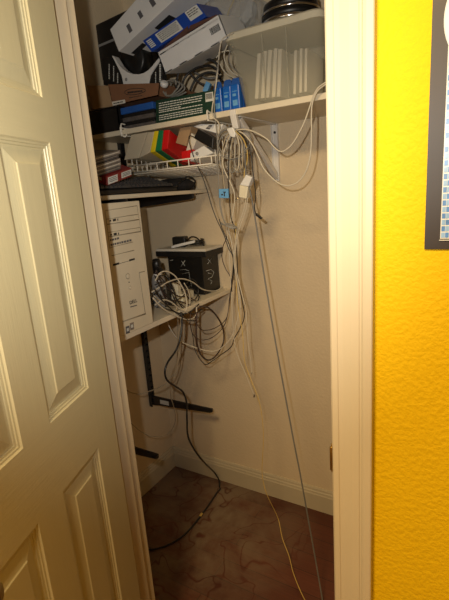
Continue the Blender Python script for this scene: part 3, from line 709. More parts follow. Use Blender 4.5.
# jewel case stack, pushed up behind the red box
zs = ZM+.054
lead = ['lowest', 'second lowest', 'middle', 'second highest', 'topmost']
for i in range(5):
    h = .0118 if i < 5 else .010
    a = V((.352, -.655, 0)); 
    b = B(); x1 = .352-.004*(i % 2); y0, y1 = -.665+.004*(i % 3), -.517+.004*((i*2) % 3)
    dz = .032
    zz = zs+i*.0128
    b.hexa([(x1, y0, zz), (x1, y1, zz+dz), (x1, y1, zz+dz+h), (x1, y0, zz+h)], [(x1-.125, y0, zz+.014), (x1-.125, y1, zz+dz+.014), (x1-.125, y1, zz+dz+h+.014), (x1-.125, y0, zz+h+.014)])
    c = b.build('disc_case', 'case2' if i in (1, 2, 4) else 'case', None, .0008)
    tag(c, ['bottom case of the stack behind the red box on the keyboard', 'second case up in the stack behind the red box', 'third case up, pale edged, in the stack behind the red box', 'fourth case up in the stack behind the red box', 'topmost case of the stack behind the red box'][i], 'case', 'disc cases stacked over the keyboard')
    s = B().hexa([(x1+.0004, y0+.008, zz+h*.40+.0006), (x1+.0004, y1-.006, zz+dz+h*.40-.0006), (x1+.0004, y1-.006, zz+dz+h*.62-.0006), (x1+.0004, y0+.008, zz+h*.62+.0006)], [(x1-.003, y0+.008, zz+h*.40+.0006), (x1-.003, y1-.006, zz+dz+h*.40-.0006), (x1-.003, y1-.006, zz+dz+h*.62-.0006), (x1-.003, y0+.008, zz+h*.62+.0006)])
    s.build('paper_insert', 'paper' if i in (1, 2, 4) else 'case2', c)
# red box with white labels lying on the keyboard
q = quad([(106.7, 179), (131.5, 169.8), (132, 178.3), (107.2, 188)], 'x', .362)
q = [p+V((0, 0, .007)) for p in q]
sh = V((-.085, -.02, .034))
o = B().hexa(q, shifted(q, sh)).build('red_box', 'dred', None, .0015); tag(o, 'flat dark red box with two white labels lying on the keyboard', 'box')
l = decal(B(), q, .05, .14, .42, .92).build('paper_label', 'print', o); l2 = decal(B(), q, .58, .16, .98, .80).build('paper_label', 'print', o)
rows(B(), q, .09, .38, [.28, .46, .64], .07, .05, 0, .0014).build('label_print', 'print_d', l); rows(B(), q, .62, .94, [.28, .44, .58], .07, .05, 0, .0014).build('label_print', 'print_d', l2)
q3 = [q[0]+sh, q[0], q[3], q[3]+sh]
decal(B(), q3, .55, .25, .8, .6).build('end_label', 'print', o)
# soft black pouch at the far end
def pouch(name, c, r, m, label, cat, seed):
    random.seed(seed); b = B(); nu, nv = 20, 10; vs = []
    for j in range(nv+1):
        ph = math.pi*j/nv-math.pi/2
        for i in range(nu):
            th = 2*math.pi*i/nu; k = 1+.14*math.sin(3*th+seed)*math.cos(ph)+random.uniform(-.05, .05)
            z = math.sin(ph); z = max(z, -.75)
            vs.append(V(c)+V((r[0]*math.cos(ph)*math.cos(th)*k, r[1]*math.cos(ph)*math.sin(th)*k, r[2]*(z+.75)*k)))
    fs = [(j*nu+i, j*nu+(i+1) % nu, (j+1)*nu+(i+1) % nu, (j+1)*nu+i) for j in range(nv) for i in range(nu)]
    b.add(vs, fs, 0, True); return tag(b.build(name, m), label, cat)
pouch('cloth_pouch', (.29, -.12, ZM+.001), (.085, .095, .030), 'cloth', 'soft black pouch crumpled at the far end of the shelf beside the keyboard', 'pouch', 3)
cable('cable', [(176, 187), (182, 180), (189, 177), (195, 181), (193, 189)], 'x', .37, .37, .005, 'c_black', 'black strap loop on the end of the shelf by the pouch', 'strap')

# ------------------------------------------------------------------ computer tower
TX, TY0, TY1, TZ0, TZ1 = .4516, -.7301, -.5493, ZL+.001, ZL+.426
t = thing('computer_tower', (TX-.22, (TY0+TY1)/2, ZL), 'beige desktop computer tower standing on the shelf, its front facing the room', 'computer')
B().box((TX-.42, TY0+.004, TZ0+.008), (TX-.028, TY1-.004, TZ1-.006)).build('case', 'beige', t, .003)
for y in (TY0+.03, TY1-.03):
    for x in (TX-.05, TX-.38): B().lathe([(.012, 0), (.012, .010)], (x, y, TZ0-.0005), n=12).build('foot', 'black', t)
bez = B()
prof = [(TY0, TX-.020), (TY0+.001, TX-.006), (TY0+.006, TX), (TY1-.006, TX), (TY1-.001, TX-.006), (TY1, TX-.020), (TY1, TX-.030), (TY0, TX-.030)]
bez.prism([V((x, y, TZ0)) for y, x in prof], (0, 0, TZ1-TZ0)); bezel = bez.build('front_bezel', 'beige', t, .002)
def tp(u, v): p = at(u, v, 'x', TX); return p.y, p.z
def patch(bd, u0, v0, u1, v1, u2, v2, u3, v3, off, mi=0, back=.001):
    q = [V((TX+off, *tp(*c))) for c in ((u0, v0), (u1, v1), (u2, v2), (u3, v3))]
    bd.hexa(q, [p-V((off+back, 0, 0)) for p in q], mi); return bd
def gline(bd, pts, r=.0011):
    bd.tube([V((TX+.0001, *tp(*p))) for p in pts], r, 5, sub=1); return bd
# crop frame of the bezel (280x600 view of x 90..160, y 190..340)
def c8(x, y): return (90+x*.25, 190+y*.25)
gline(B(), [c8(60, 83), c8(188, 63)]).build('panel_groove', 'beige_d', bezel)
gline(B(), [c8(60, 83), c8(80, 235)]).build('panel_groove', 'beige_d', bezel)
gline(B(), [c8(188, 63), c8(203, 165)]).build('panel_groove', 'beige_d', bezel)
gline(B(), [c8(66, 117), c8(193, 97)]).build('panel_groove', 'beige_d', bezel)
gline(B(), [c8(68, 138), c8(196, 118)], .0016).build('panel_groove', 'beige_d', bezel)
gline(B(), [c8(72, 170), c8(199, 150)], .0009).build('panel_groove', 'beige_d', bezel)
gline(B(), [c8(78, 187), c8(202, 166)], .0016).build('panel_groove', 'beige_d', bezel)
gline(B(), [c8(82, 230), c8(170, 208)]).build('panel_groove', 'beige_d', bezel)
gline(B(), [c8(86, 263), c8(176, 241)]).build('panel_groove', 'beige_d', bezel)
gline(B(), [c8(196, 331), c8(218, 325)], .0016).build('panel_groove', 'beige_d', bezel)
gline(B(), [c8(196, 331), c8(221, 494)], .0014).build('panel_groove', 'beige_d', bezel)
gline(B(), [c8(132, 526), c8(222, 495)], .0022).build('panel_groove', 'beige_d', bezel)

s = B(); patch(s, *c8(92, 296), *c8(178, 272), *c8(179, 279), *c8(93, 304), .0006)
s.build('floppy_slot', 'ink', bezel)
s = B(); pts = []
for k in range(14):
    a = math.pi*k/13; x, y = 136-19*math.cos(a), 288-4*math.cos(a)*-1; pts.append(V((TX+.0012, *tp(*c8(136-20*math.cos(a), 288+5.5*math.cos(a)-13*math.sin(a)))))) 
s.prism(pts, (-.002, 0, 0)); pts = []
for k in range(14):
    a = math.pi*k/13; pts.append(V((TX+.0010, *tp(*c8(136-20*math.cos(a), 290+5.5*math.cos(a)+13*math.sin(a))))))
s.prism(pts, (-.002, 0, 0)); s.build('floppy_lip', 'beige', bezel)
for (x, y) in ((186, 105), (190, 159)):
    s = B(); patch(s, *c8(x-9, y-3), *c8(x+7, y-5), *c8(x+8, y+2), *c8(x-8, y+4), .0012); o = s.build('eject_button', 'beige', bezel, .0004)
for (x, y) in ((95, 122), (98, 178)):
    s = B(); patch(s, *c8(x-17, y-1), *c8(x-11, y-3), *c8(x-11, y+4), *c8(x-17, y+5), .0006); patch(s, *c8(x-4, y-5), *c8(x+8, y-8), *c8(x+9, y+1), *c8(x-3, y+4), .0006); patch(s, *c8(x+14, y-7), *c8(x+17, y-8), *c8(x+18, y), *c8(x+15, y+1), .0006)
    s.build('drive_marks', 'ink', bezel)
s = B()
for y0, x0, x1 in ((197, 80, 108), (216, 82, 160)):
    x = x0
    while x < x1:
        w = random.uniform(4, 9); yy = y0-(x-x0)*.235
        patch(s, *c8(x, yy), *c8(x+w, yy-w*.235), *c8(x+w+.5, yy-w*.235+8), *c8(x+.5, yy+8), .0006); x += w+2.5
s.build('drive_print', 'print_d', bezel)
for (x, y, r) in ((151, 345, .0085), (161, 391, .0055)):
    c = V((TX, *tp(*c8(x, y))))
    o = B().lathe([(r*1.15, -.001), (r*1.15, .0006), (r, .0006)], c, (1, 0, 0), 20).build('button_ring', 'beige_d', bezel)
    B().lathe([(r*.88, 0), (r*.88, .0025), (r*.7, .0032)], c, (1, 0, 0), 20).build('button', 'beige', bezel)
c = V((TX, *tp(*c8(156, 369)))); B().lathe([(.0022, -.001), (.0022, .001)], c, (1, 0, 0), 10).build('indicator', 'ink', bezel)
py, pz = tp(*c8(173, 447)); tt = text('DELL', .0165, bezel, (TX+.0006, py, pz), ((0, 1, 0), (0, 0, 1), (1, 0, 0)), 'ink', 'maker_lettering')
s = B(); patch(s, *c8(161, 466), *c8(187, 459), *c8(188, 463), *c8(162, 470), .0006); s.build('small_print', 'print_d', bezel)
for (x, y, m) in ((150, 559, 'print_d'), (167, 545, 'case2')):
    s = B(); patch(s, *c8(x-8, y-12), *c8(x+7, y-17), *c8(x+9, y+12), *c8(x-6, y+17), .0007); o = s.build('badge_sticker', m, bezel)
    s = B(); patch(s, *c8(x-4, y-5), *c8(x+4, y-8), *c8(x+5, y+4), *c8(x-3, y+7), .0011); s.build('badge_print', 'print', o)

# ------------------------------------------------------------------ lower shelf clutter
bx0, bx1, by0, by1, bz0, bz1 = .215, .401, -.140, -.010, ZL+.001, 1.222
t = thing('black_box', ((bx0+bx1)/2, (by0+by1)/2, bz0), 'black box with pale line print standing at the far end of the lower shelf', 'box')
bd = B().box((bx0, by0, bz0), (bx1, by1, bz1)).build('body', 'black', t, .0015)
B().box((.152, -.146, 1.212), (.428, -.003, 1.236)).build('lid', 'black2', t, .003)
s = B()
def stroke(pts, r=.0011, ax='y', val=by0-.0004): s.tube([at(u, v, ax, val) for u, v in pts], r, 4, sub=1)
stroke([(181.5, 261), (185, 266)]); stroke([(185, 260.5), (181, 266.5)])
stroke([(180, 270), (185.5, 269.5), (189, 271)], .0008); stroke([(182, 274), (189, 272.5), (190, 280), (192, 287)], .0007)
stroke([(170, 260.5), (173, 260)], .0012)
xv = bx1+.0004
stroke([(208, 259), (211.5, 263.5)], .001, 'x', xv); stroke([(211.5, 258.5), (207.5, 264)], .001, 'x', xv)
stroke([(206, 271), (211, 269.5), (214, 272), (212, 277), (208, 279), (212, 281), (211, 284)], .0009, 'x', xv); stroke([(208, 273), (212, 274)], .0009, 'x', xv)
s.build('line_print', 'print', bd)
o = B().box((.156, -.143, 1.2365), (.424, -.006, 1.247)).build('paper_stack', 'paper', None, .0005); tag(o, 'pale papers lying flat on the lid of the black box', 'papers')
zt = 1.2473
o = B().box((.205, -.085, zt), (.268, -.040, zt+.046)).build('power_brick', 'black', None, .004); o.rotation_euler = (0, 0, .25); tag(o, 'small black power brick on the papers over the black box', 'power adapter')
cc = V((.318, -.05, zt+.004)); pts = []
for k in range(30):
    a = 2*math.pi*k/9; pts.append(cc+V((.035*math.cos(a), .028*math.sin(a), .0009*k)))
o = B().tube([V((.265, -.05, zt+.025)), V((.29, -.045, zt+.042)), V((.318, -.04, zt+.034))]+pts, .0032, 7, sub=3).build('cord_coil', 'c_black'); tag(o, 'coiled black cord next to the power brick on the papers', 'cord')
a_, b_ = V((.235, -.128, zt+.007)), V((.335, -.085, zt+.026))
dx = (b_-a_); sd_ = V((0, 0, 1)).cross(dx).normalized()*.009; up = V((0, 0, .006))
o = B().hexa([a_-sd_-up, b_-sd_-up, b_-sd_+up, a_-sd_+up], [a_+sd_-up, b_+sd_-up, b_+sd_+up, a_+sd_+up]).build('white_stick', 'white_in', None, .003); tag(o, 'slim white plastic stick leaning across the papers and cord', 'stick')
# bottle behind the tower
c = at(157.5, 272, 'y', -.36); c.z = ZL+.001
hb = at(157, 259, 'y', -.36).z-ZL
t = thing('bottle', c, 'white bottle with a black cap behind the computer tower', 'bottle')
B().lathe([(.026, 0), (.028, .006), (.028, hb*.55), (.022, hb*.66), (.015, hb*.72), (.015, hb*.78)], c).build('body', 'grey_dev', t)
B().lathe([(.0225, hb*.655), (.0158, hb*.72), (.0158, hb*.775)], c).build('neck', 'white_in', t)
B().lathe([(.018, hb*.70), (.018, hb*.92), (.013, hb)], c, n=20).build('cap', 'black', t)
def small(name, x, y, z, d, rz, m, label, cat, bev=.003):
    o = B().box((x-d[0]/2, y-d[1]/2, z), (x+d[0]/2, y+d[1]/2, z+d[2])).build(name, m, None, bev); o.rotation_euler = (0, 0, rz); return tag(o, label, cat)
pb = at(176, 296, 'z', ZL+.001)
small('adapter_block', .352, -.235, ZL+.001, (.055, .10, .034), .12, 'cream', 'cream plug block under the tangle of cables on the lower shelf', 'adapter')
small('adapter_block', .36, -.285, ZL+.001, (.03, .03, .085), .1, 'cream', 'upright cream plug between the tangle and the black box', 'adapter')
small('adapter_block', .33, -.345, ZL+.001, (.05, .06, .075), .3, 'black', 'black plug block among the cables behind the tower', 'adapter')
small('power_strip', .25, -.33, ZL+.001, (.05, .26, .035), -.05, 'grey_dev', 'grey power strip lying behind the cables on the lower shelf', 'power strip')

# tangle of cables on the lower shelf (each a cable of its own)
tang = [
 ([(152, 292), (160, 287), (168, 282), (178, 279), (186, 279.5), (194, 283), (202, 289), (211, 291), (218, 290), (224, 284), (227, 272), (228.4, 256), (226.8, 240), (226, 226)], .43, .40, .0032, 'c_white', 'white cable arching over the tangle and up into the hanging bundle'),
 ([(155, 281), (160, 273), (167, 271.5), (175, 276), (181, 285), (185, 293), (187, 304), (186, 311)], .42, .45, .003, 'c_white', 'white cable looping over the cream plug block'),
 ([(153, 298), (160, 306), (170, 313), (181, 318), (190, 319.5), (196, 315), (196.5, 307)], .455, .458, .0034, 'c_white', 'white cable drooping along the lower shelf edge'),
 ([(154, 296), (163, 303), (172, 307), (180, 305), (187, 300)], .43, .42, .003, 'c_cream', 'cream cable lying across the tangle by the tower'),
 ([(154, 288), (160, 298), (169, 307), (178, 314), (188, 320), (196, 321)], .455, .458, .003, 'c_black', 'black cable running over the lower shelf edge'),
 ([(156, 270), (160, 280), (163, 291), (170, 299), (182, 302), (193, 306), (203, 306)], .40, .45, .003, 'c_brown', 'dark brown cable crossing the tangle to the shelf edge'),
 ([(155, 277), (165, 276), (172, 286), (176, 298), (184, 309), (194, 314), (202, 309)], .41, .455, .0028, 'c_black', 'thin black cable winding through the tangle'),
 ([(158, 284), (166, 294), (174, 302), (181, 311), (184, 316)], .43, .45, .003, 'c_dark', 'dark grey cable falling through the tangle'),
 ([(186, 284), (191, 279), (197, 284), (198, 294), (193, 301), (187, 296), (188, 286)], .40, .41, .0028, 'c_black', 'black loop of cable in front of the black box'),
 ([(181, 290), (187, 288), (194, 290), (199, 297), (195, 305)], .42, .43, .0026, 'c_black', 'short black cable below the loop at the black box'),
 ([(154, 275), (159, 284), (164, 296), (169, 304), (177, 306)], .39, .42, .003, 'c_brown', 'brown cable behind the tower winding down to the shelf'),
 ([(184, 283), (188, 290), (190, 299), (189, 309)], .43, .44, .0022, 'c_white', 'thin white cable dropping in front of the black plug'),
]
tang += [
 ([(155, 272), (163, 280), (170, 290), (178, 296), (188, 297), (196, 301)], .40, .44, .0026, 'c_brown', 'brown cable slanting across the middle of the tangle'),
 ([(155, 285), (163, 282), (171, 287), (175, 296), (172, 304), (164, 303), (160, 294)], .42, .43, .0028, 'c_black', 'black cable curled in a ring beside the tower'),
 ([(156, 294), (166, 300), (176, 300), (184, 295), (189, 287), (195, 281)], .43, .40, .0026, 'c_black', 'black cable rising through the tangle to the black box'),
 ([(155, 302), (164, 308), (173, 311), (183, 314), (191, 311), (199, 304)], .45, .455, .0028, 'c_dark', 'dark grey cable resting on the shelf edge under the tangle'),
 ([(156, 266), (163, 270), (169, 279), (171, 291), (176, 303)], .37, .42, .0026, 'c_dark', 'dark grey cable hanging over the bottle into the tangle'),
 ([(170, 281), (179, 284), (186, 290), (190, 300), (187, 308), (181, 304)], .42, .44, .0024, 'c_brown', 'brown cable curled in front of the cream plug block'),
 ([(155, 305), (163, 300), (171, 302), (180, 309), (188, 313)], .44, .455, .0030, 'c_white', 'white cable lying low along the shelf by the tower'),
]
for pts, v0, v1, r, m, lab in tang: cable('cable', pts, 'x', v0, v1, r*1.2, m, lab)

# cables hanging below the lower shelf
hang = [
 ([(197, 309), (202.3, 306.7), (208, 307.5), (213.4, 312), (218.5, 319), (222.4, 327), (224, 336), (222.5, 345), (215.7, 356), (207.9, 360), (200.5, 354), (196.9, 342), (196.3, 327), (196.7, 312)], 'x', .46, .47, .0048, 'c_brown', 'thick dark brown cable hanging in a round loop under the lower shelf'),
 ([(233, 257), (233.5, 270), (232, 284), (229.5, 298), (228.5, 310), (226, 319), (220, 325), (211, 329.5), (202.3, 330), (197.5, 325), (195, 316)], 'x', .50, .47, .0026, 'c_brown', 'thin dark cable sagging just under the lower shelf'),
 ([(233.5, 262), (231, 290), (228, 313), (223.5, 326.7), (213.4, 336.7), (202.3, 340), (193.5, 335), (190, 323), (191, 312)], 'x', .50, .47, .0024, 'c_brown', 'thin dark cable sagging second under the lower shelf'),
 ([(232.3, 221), (235, 232), (236.6, 246), (237.8, 275), (240, 290), (243.2, 306), (244.2, 318), (239, 330), (234, 339), (231, 347), (220.6, 355), (212, 361), (205.5, 364.5), (198.5, 357), (194.5, 348), (193, 337), (190, 323)], 'y', -.27, -.22, .0026, 'c_black', 'black wire hanging lowest in a wide sag below the lower shelf'),
 ([(228, 227), (232, 245), (236, 270), (238.5, 300), (238, 316.5), (233.4, 333), (227, 343), (218, 350), (208, 351), (193.4, 346.8), (179, 340), (170, 328), (165, 315), (162, 303)], 'y', -.28, -.30, .0030, 'c_white', 'long white cable sagging from the bundle to the computer tower'),
]
for pts, ax, v0, v1, r, m, lab in hang: cable('cable', pts, ax, v0, v1, r, m, lab)
cable('cable', [(176.5, 308), (177.8, 320), (177.8, 342), (176.7, 362), (171, 378), (160, 387), (150, 391), (140, 394), (131, 392.5), (123, 388)], 'x', .45, .08, .0032, 'c_cream', 'cream cable dropping from the lower shelf and looping left over the black arm')
cable('cable', [(180.5, 311), (180.5, 335), (178.5, 360), (174, 376), (170.5, 384), (171, 397), (174.5, 410), (175.2, 421), (171.5, 430), (163, 436), (150, 436), (139, 430), (129, 421)], 'x', .45, .06, .0028, 'c_cream', 'second cream cable dropping lower, curling left near the corner')
# thick black power cord to the floor
pp = path([(181, 312, .455), (182, 325, .46), (179.5, 341, .46), (175.6, 351, .45), (168, 362, .45), (165, 371, .45), (167, 380, .45), (175, 386, .45), (182.5, 391.5, .45), (186.5, 402, .45), (187, 420, .45), (188, 436, .45), (194, 449, .45), (203, 461, .45)], 'x', .45)
pf = [at(u, v, 'z', .006) for u, v in ((219.5, 486), (220, 489), (216, 494), (208, 506), (196, 522), (184, 535), (170, 544), (155, 549), (143, 549), (130, 545))]
mid = [at(214, 472, 'y', -.045), at(219, 480, 'y', -.035)]
t = thing('power_cable', pf[5], 'thick black power cord falling from the lower shelf and lying across the floor', 'cord')
B().tube(pp+mid+pf, .0040, 8, sub=5).build('cord', 'c_black', t)
for f in (.45, .52):
    a = pf[3].lerp(pf[4], f*1.2); B().box(a+V((-.006, -.006, -.0005)), a+V((.006, .006, .0055))).build('tape_wrap', 'c_yellow', t, .002)

# ------------------------------------------------------------------ hanging bundle at the bracket
YB = -.345
ring = []
cx = at(232.5, 143, 'y', YB)
for k in range(40):
    a = 2*math.pi*k/20+1.6; e = .004*math.sin(k*.9)
    ring.append(cx+V(((.062+e)*math.cos(a), -.004+.0005*k, (.048+e)*math.sin(a))))
o = B().tube(ring, .0021, 7, sub=3).build('cable_coil', 'c_grey'); tag(o, 'round coil of grey cable hanging on the white bracket end', 'cable')
p = at(231, 132, 'y', YB-.006)
o = B().prism([p+V((-.014, -.006, .012)), p+V((.010, -.006, .014)), p+V((.020, -.006, -.004)), p+V((.014, -.006, -.020)), p+V((-.002, -.006, -.014))], (0, .012, 0)).build('cable_clip', 'white_in', None, .003); tag(o, 'white cable clip gathering the coil under the shelf edge', 'clip')
strands = [
 ([(231, 131), (222, 136), (218, 148), (217.3, 162), (218.6, 180), (219.3, 198), (221, 212), (225, 223)], .0026, 'c_grey', 'leftmost grey strand of the hanging bundle'),
 ([(231, 131), (226, 137), (222.5, 150), (222, 165), (224, 185), (225, 205), (225.5, 226)], .0026, 'c_cream', 'cream strand hanging behind the blue tape tag'),
 ([(232, 132), (228, 140), (224, 152), (223, 165), (228, 178), (233.5, 190), (234.6, 200), (233, 213), (230, 223)], .0028, 'c_white', 'white strand bowing right beside the blue tape tag'),
 ([(233, 131), (229.5, 145), (228.4, 168), (229, 191), (230.7, 214), (232.3, 223)], .0022, 'c_black', 'black strand down the middle of the bundle'),
 ([(233, 131), (232, 142), (230.5, 156), (230, 172), (231, 190), (231.5, 208), (230, 222)], .0024, 'c_cream', 'cream strand beside the black middle strand'),
 ([(234, 131), (235.5, 143), (235, 160), (233.5, 172), (230, 168), (229.5, 150), (232, 135)], .0026, 'c_grey', 'grey wire folded in a long loop at the coil centre'),
 ([(235, 131), (239, 143), (239, 158), (237.5, 170), (234.5, 166), (235, 148), (235, 134)], .0026, 'c_white', 'white wire folded in a long loop right of the coil centre'),
 ([(235, 131), (241.5, 142), (243, 156), (242, 168), (239.8, 163), (239, 146), (236, 134)], .0026, 'c_cream', 'cream wire folded in a loop at the right of the coil'),
 ([(236, 131), (243, 139), (247, 150), (247, 162), (244.8, 169), (244, 178)], .0022, 'c_yellow', 'yellow-tan wire leading down to the white plug'),
 ([(237, 131), (246, 140), (251, 155), (253, 172), (255, 188), (255.7, 197), (254.5, 207), (256, 214.5)], .0024, 'c_black', 'black wire at the right of the bundle ending in a black jack'),
]
for i, (pts, r, m, lab) in enumerate(strands): cable('wire', pts, 'y', YB-.004-.002*(i % 4), -.325, r, m, lab)
q = quad([(256, 213), (262, 218), (260.8, 219.6), (255.3, 215.4)], 'y', -.327)
o = B().hexa(q, shifted(q, (0, .008, 0))).build('jack', 'black', None, .001); tag(o, 'small black jack dangling right of the bundle', 'jack')
# plug and its twin cable
q1 = quad([(245.8, 174.5), (252, 177.3), (248.2, 186.8), (239.5, 185)], 'y', -.34); q2_ = quad([(239.2, 185), (248, 187), (246.2, 199), (238.6, 197.3)], 'y', -.34)
t = thing('wall_plug', q2_[3], 'white power plug hanging in the bundle under the bracket', 'plug')
B().hexa(q1, shifted(q1, (0, .025, 0))).build('plug_body', 'white_in', t, .003); B().hexa(q2_, shifted(q2_, (0, .028, 0))).build('plug_base', 'cream', t, .003)
cable('prong', [(238.5, 198), (235.5, 199.3)], 'y', -.33, -.33, .002, 'brass', None, parent=t, sub=1)
cable('cable', [(246, 198), (244.5, 207), (241.5, 217), (238, 227), (236, 238), (233.9, 259), (236, 275), (239.5, 296), (241, 309)], 'y', -.33, -.30, .0026, 'c_white', 'left white lead falling from the plug')
cable('cable', [(247.5, 198), (246.5, 207), (243.5, 217), (240, 227), (237.3, 238), (235, 258), (237.5, 276), (243.5, 300), (246.2, 311), (248, 342), (250.5, 360), (251.7, 374)], 'y', -.33, -.28, .0026, 'c_white', 'right white lead falling from the plug to the lowest loop')
cable('wire', [(226, 226), (229, 250), (231, 290), (233, 325), (235, 346), (239, 359), (244.4, 371.5), (249.5, 384), (254, 395)], 'y', -.31, -.28, .0022, 'c_white', 'white wire hanging lowest to a dark tip in mid-air')
p = at(254.2, 396, 'y', -.28); 
o = B().lathe([(.0022, -.006), (.003, 0), (.0022, .006)], p, (.2, 0, 1), 8).build('wire_tip', 'black'); tag(o, 'dark tip at the end of the lowest white wire', 'jack')
# blue tape tag
q = quad([(218.7, 189), (228, 188.7), (228.4, 198.2), (219, 198)], 'y', -.352)
o = B().hexa(q, shifted(q, (0, .006, 0))).build('tape_tag', 'tape', None, .0012); tag(o, 'blue tape tag with dark marks wrapped round the hanging cables', 'tag')
d = B(); 
for (a, b, c_, e) in ((.25, .55, .45, .7), (.5, .3, .75, .42), (.55, .42, .65, .8)): decal(d, q, a, b, c_, e)
d.build('pen_marks', 'ink', o)
# knot
kn = B(); c = at(229, 225, 'y', -.335)
for k in range(3): kn.tube([c+V((-.028, -.008, .010-.004*k)), c+V((-.01, -.012, .002)), c+V((.012, -.010, -.004-.003*k)), c+V((.028, .004, -.010)), c+V((.01, .010, -.002)), c+V((-.02, .008, .006))], .0026, 6)
tag(kn.build('cable_tie', 'c_grey'), 'grey twist tie knotted around the bundle under the blue tag', 'tie')
# black cord from brick in the basket
cable('cord', [(194, 137), (189.5, 136), (189.5, 143), (193, 155), (198, 167), (203, 178), (208, 193), (212, 207), (217, 220), (224, 235), (228.4, 248), (233, 257.4), (233, 275), (231, 290), (230, 300)], 'y', -.350, -.30, .0024, 'c_black', 'black cord running from the brick in the basket down to the bundle')
cable('cord', [(219, 219), (222, 228), (226.5, 238), (231, 250), (234, 262), (234, 280)], 'y', -.33, -.30, .0022, 'c_black', 'short black cord beside the brick cord, under the tie')
cable('wire', [(226, 226), (226.8, 237), (223, 246.5), (222, 257.4), (225.3, 268), (230.7, 278), (232, 292)], 'y', -.31, -.29, .0022, 'c_brown', 'thin brown wire bowing left out of the bundle by the black box')
# yellow wire down to the floor
ptsy = path([(236, 223), (235.5, 245), (236, 275), (238, 305), (242.5, 333), (244.8, 362), (252.7, 384), (258.5, 399), (262.2, 418), (263.4, 440), (262, 470), (263.8, 484), (267.5, 496)], 'y', -.30, -.30)
fl = [at(u, v, 'z', z) for u, v, z in ((277.9, 518, .11), (282.3, 538, .07), (289, 556, .045), (293, 572, .03), (300, 590, .012), (306, 602, .004), (314, 616, .004))]
o = B().tube(ptsy+fl, .0016, 6, sub=5).build('wire', 'c_yellow'); tag(o, 'long thin yellow wire hanging from the bundle down to the floor', 'wire')
# straight grey cord
a0 = path([(239, 131), (244, 150), (246.3, 175), (251, 195), (255.7, 222)], 'y', YB, -.325)
e0 = a0[-1]; e1 = at(323.5, 606, 'z', .004); 
mid = [at(u, v, 'y', y) for u, v, y in ((262, 262, -.338), (269.7, 309, -.352), (280.5, 370, -.372), (293.5, 440, -.394), (300, 473, -.405), (306.8, 511, -.418), (316.8, 567, -.440))]
o = B().tube(a0+mid+[e1], .0028, 8, sub=5).build('cord', 'c_mid'); tag(o, 'long straight grey cord stretched from the bracket down to the floor by the jamb', 'cord')
# two grey loops from the bracket to the shelf at the right
cable('network_cable', [(236, 130), (245, 129.5), (254.5, 132), (266.8, 139), (274, 147), (280.5, 151.5), (287, 149), (294, 141.5), (303.5, 124), (309, 109), (313, 97), (318, 88), (326, 82)], 'y', -.350, -.352, .0033, 'c_white', 'pale cable in the upper, shallower loop right of the bracket')
cable('network_cable', [(236, 131), (243, 133.5), (252, 143.7), (258, 156), (264, 169), (275.3, 180.8), (283, 185), (291, 185.2), (299, 181), (306, 171), (310.5, 154), (311.5, 130), (311.5, 112), (313, 101), (317.5, 91), (326, 84)], 'y', -.345, -.356, .0033, 'c_white', 'pale cable in the lower, deeper loop right of the bracket')

# ------------------------------------------------------------------ poster on the yellow wall
px0, pz0, px1, pz1 = 1.389, 1.380, 1.80, 1.95
yw = -D
t = thing('poster', ((px0+px1)/2, yw, pz0), 'glossy black-bordered poster with a blue tile strip on the yellow wall', 'poster')
b = B(); n = 10
nx, nz = 6, 14
vs = []
for j in range(nz+1):
    for i in range(nx+1):
        z = pz0+(pz1-pz0)*j/nz; x = px0+(px1-px0)*i/nx
        vs.append(V((x, yw-.003-.0006*math.sin(j*1.9)*(1 if i == 0 else .5), z)))
k = len(vs); vs2 = [V((v.x, yw-.0006, v.z)) for v in vs]
fs = [(j*(nx+1)+i, j*(nx+1)+i+1, (j+1)*(nx+1)+i+1, (j+1)*(nx+1)+i) for j in range(nz) for i in range(nx)]
b.add(vs, fs, 0, True); b.add([V((px0, yw-.0004, pz0)), V((px1, yw-.0004, pz0)), V((px1, yw-.0004, pz1)), V((px0, yw-.0004, pz1)), V((px0, yw-.0028, pz0)), V((px1, yw-.0028, pz0)), V((px1, yw-.0028, pz1)), V((px0, yw-.0028, pz1))], [(0, 1, 5, 4), (1, 2, 6, 5), (2, 3, 7, 6), (3, 0, 4, 7)])
b.build('border', 'poster_k', t)
ix0, iz0 = 1.4085, 1.3945
b = B().box((ix0, yw-.0050, iz0), (px1-.02, yw-.0034, pz1-.02)); pic = b.build('picture', 'poster_p', t)
B().box((ix0-.001, yw-.0053, iz0-.0025), (px1-.02, yw-.0034, iz0-.0015)).build('pale_rule', 'poster_p', t)
tl = B(); z = iz0+.0015; r = 0
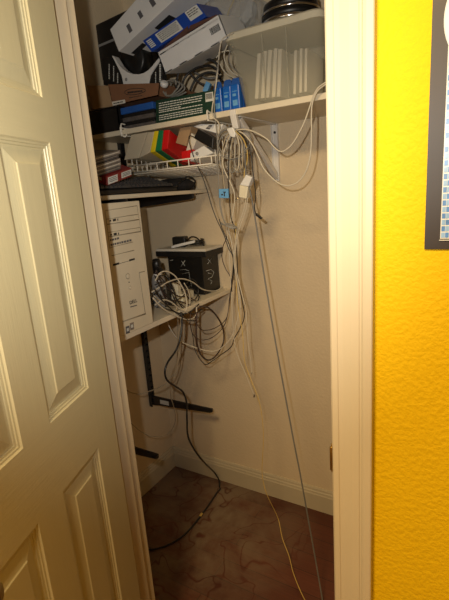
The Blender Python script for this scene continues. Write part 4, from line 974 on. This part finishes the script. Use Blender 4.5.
while z < 1.655:
    for c_ in range(2):
        tl.box((ix0+.0012+.0048*c_, yw-.0054, z), (ix0+.0055+.0048*c_, yw-.0049, z+.0068), 0 if (r+c_) % 2 else 1)
    z += .0085; r += 1
tl.build('tile_strip', ['poster_b', 'poster_l'], pic)
cd = at(444.3, 21, 'y', yw)
B().lathe([(.075, 0), (.075, .0008), (.073, .0010)], (cd.x+.075, yw-.0052, cd.z), (0, -1, 0), 64).build('white_disc', 'poster_w', pic)

# ------------------------------------------------------------------ light
w = bpy.data.worlds.new('World'); sc.world = w; w.use_nodes = True
w.node_tree.nodes['Background'].inputs[0].default_value = (.5, .42, .3, 1); w.node_tree.nodes['Background'].inputs[1].default_value = .1
def area(name, loc, size, power, col, aim=None):
    l = bpy.data.lights.new(name, 'AREA'); l.shape = 'DISK'; l.size = size; l.energy = power; l.color = col
    o = bpy.data.objects.new(name, l); COL.objects.link(o); o.location = loc
    if aim is not None: o.rotation_euler = (V(aim)-V(loc)).to_track_quat('-Z', 'Y').to_euler()
    return o
area('ceiling_lamp', (1.2, -2.22, 2.41), .5, 37, (1, .72, .38))
l = bpy.data.lights.new('camera_flash', 'SPOT'); l.energy = 26; l.color = (1, .94, .84); l.shadow_soft_size = .012; l.spot_size = math.radians(104); l.spot_blend = 1.0
o = bpy.data.objects.new('camera_flash', l); COL.objects.link(o); o.location = (1.37, -1.70, 1.565)
o.rotation_euler = (_fw+V((-.06, -.03, .30))).to_track_quat('-Z', 'Y').to_euler()

# ------------------------------------------------------------------ camera
cd_ = bpy.data.cameras.new('Camera'); co = bpy.data.objects.new('Camera', cd_); COL.objects.link(co)
cd_.sensor_fit = 'VERTICAL'; cd_.sensor_height = 24; cd_.lens = F_PX/600*24; cd_.clip_start = .02
R = Matrix((RGT, UPV, -_fw)).transposed().to_4x4(); R.translation = CAM
co.matrix_world = R
sc.camera = co
vs_ = sc.view_settings; vs_.view_transform = 'Standard'; vs_.look = 'None'; vs_.gamma = 1; vs_.use_curve_mapping = False; vs_.exposure = .52
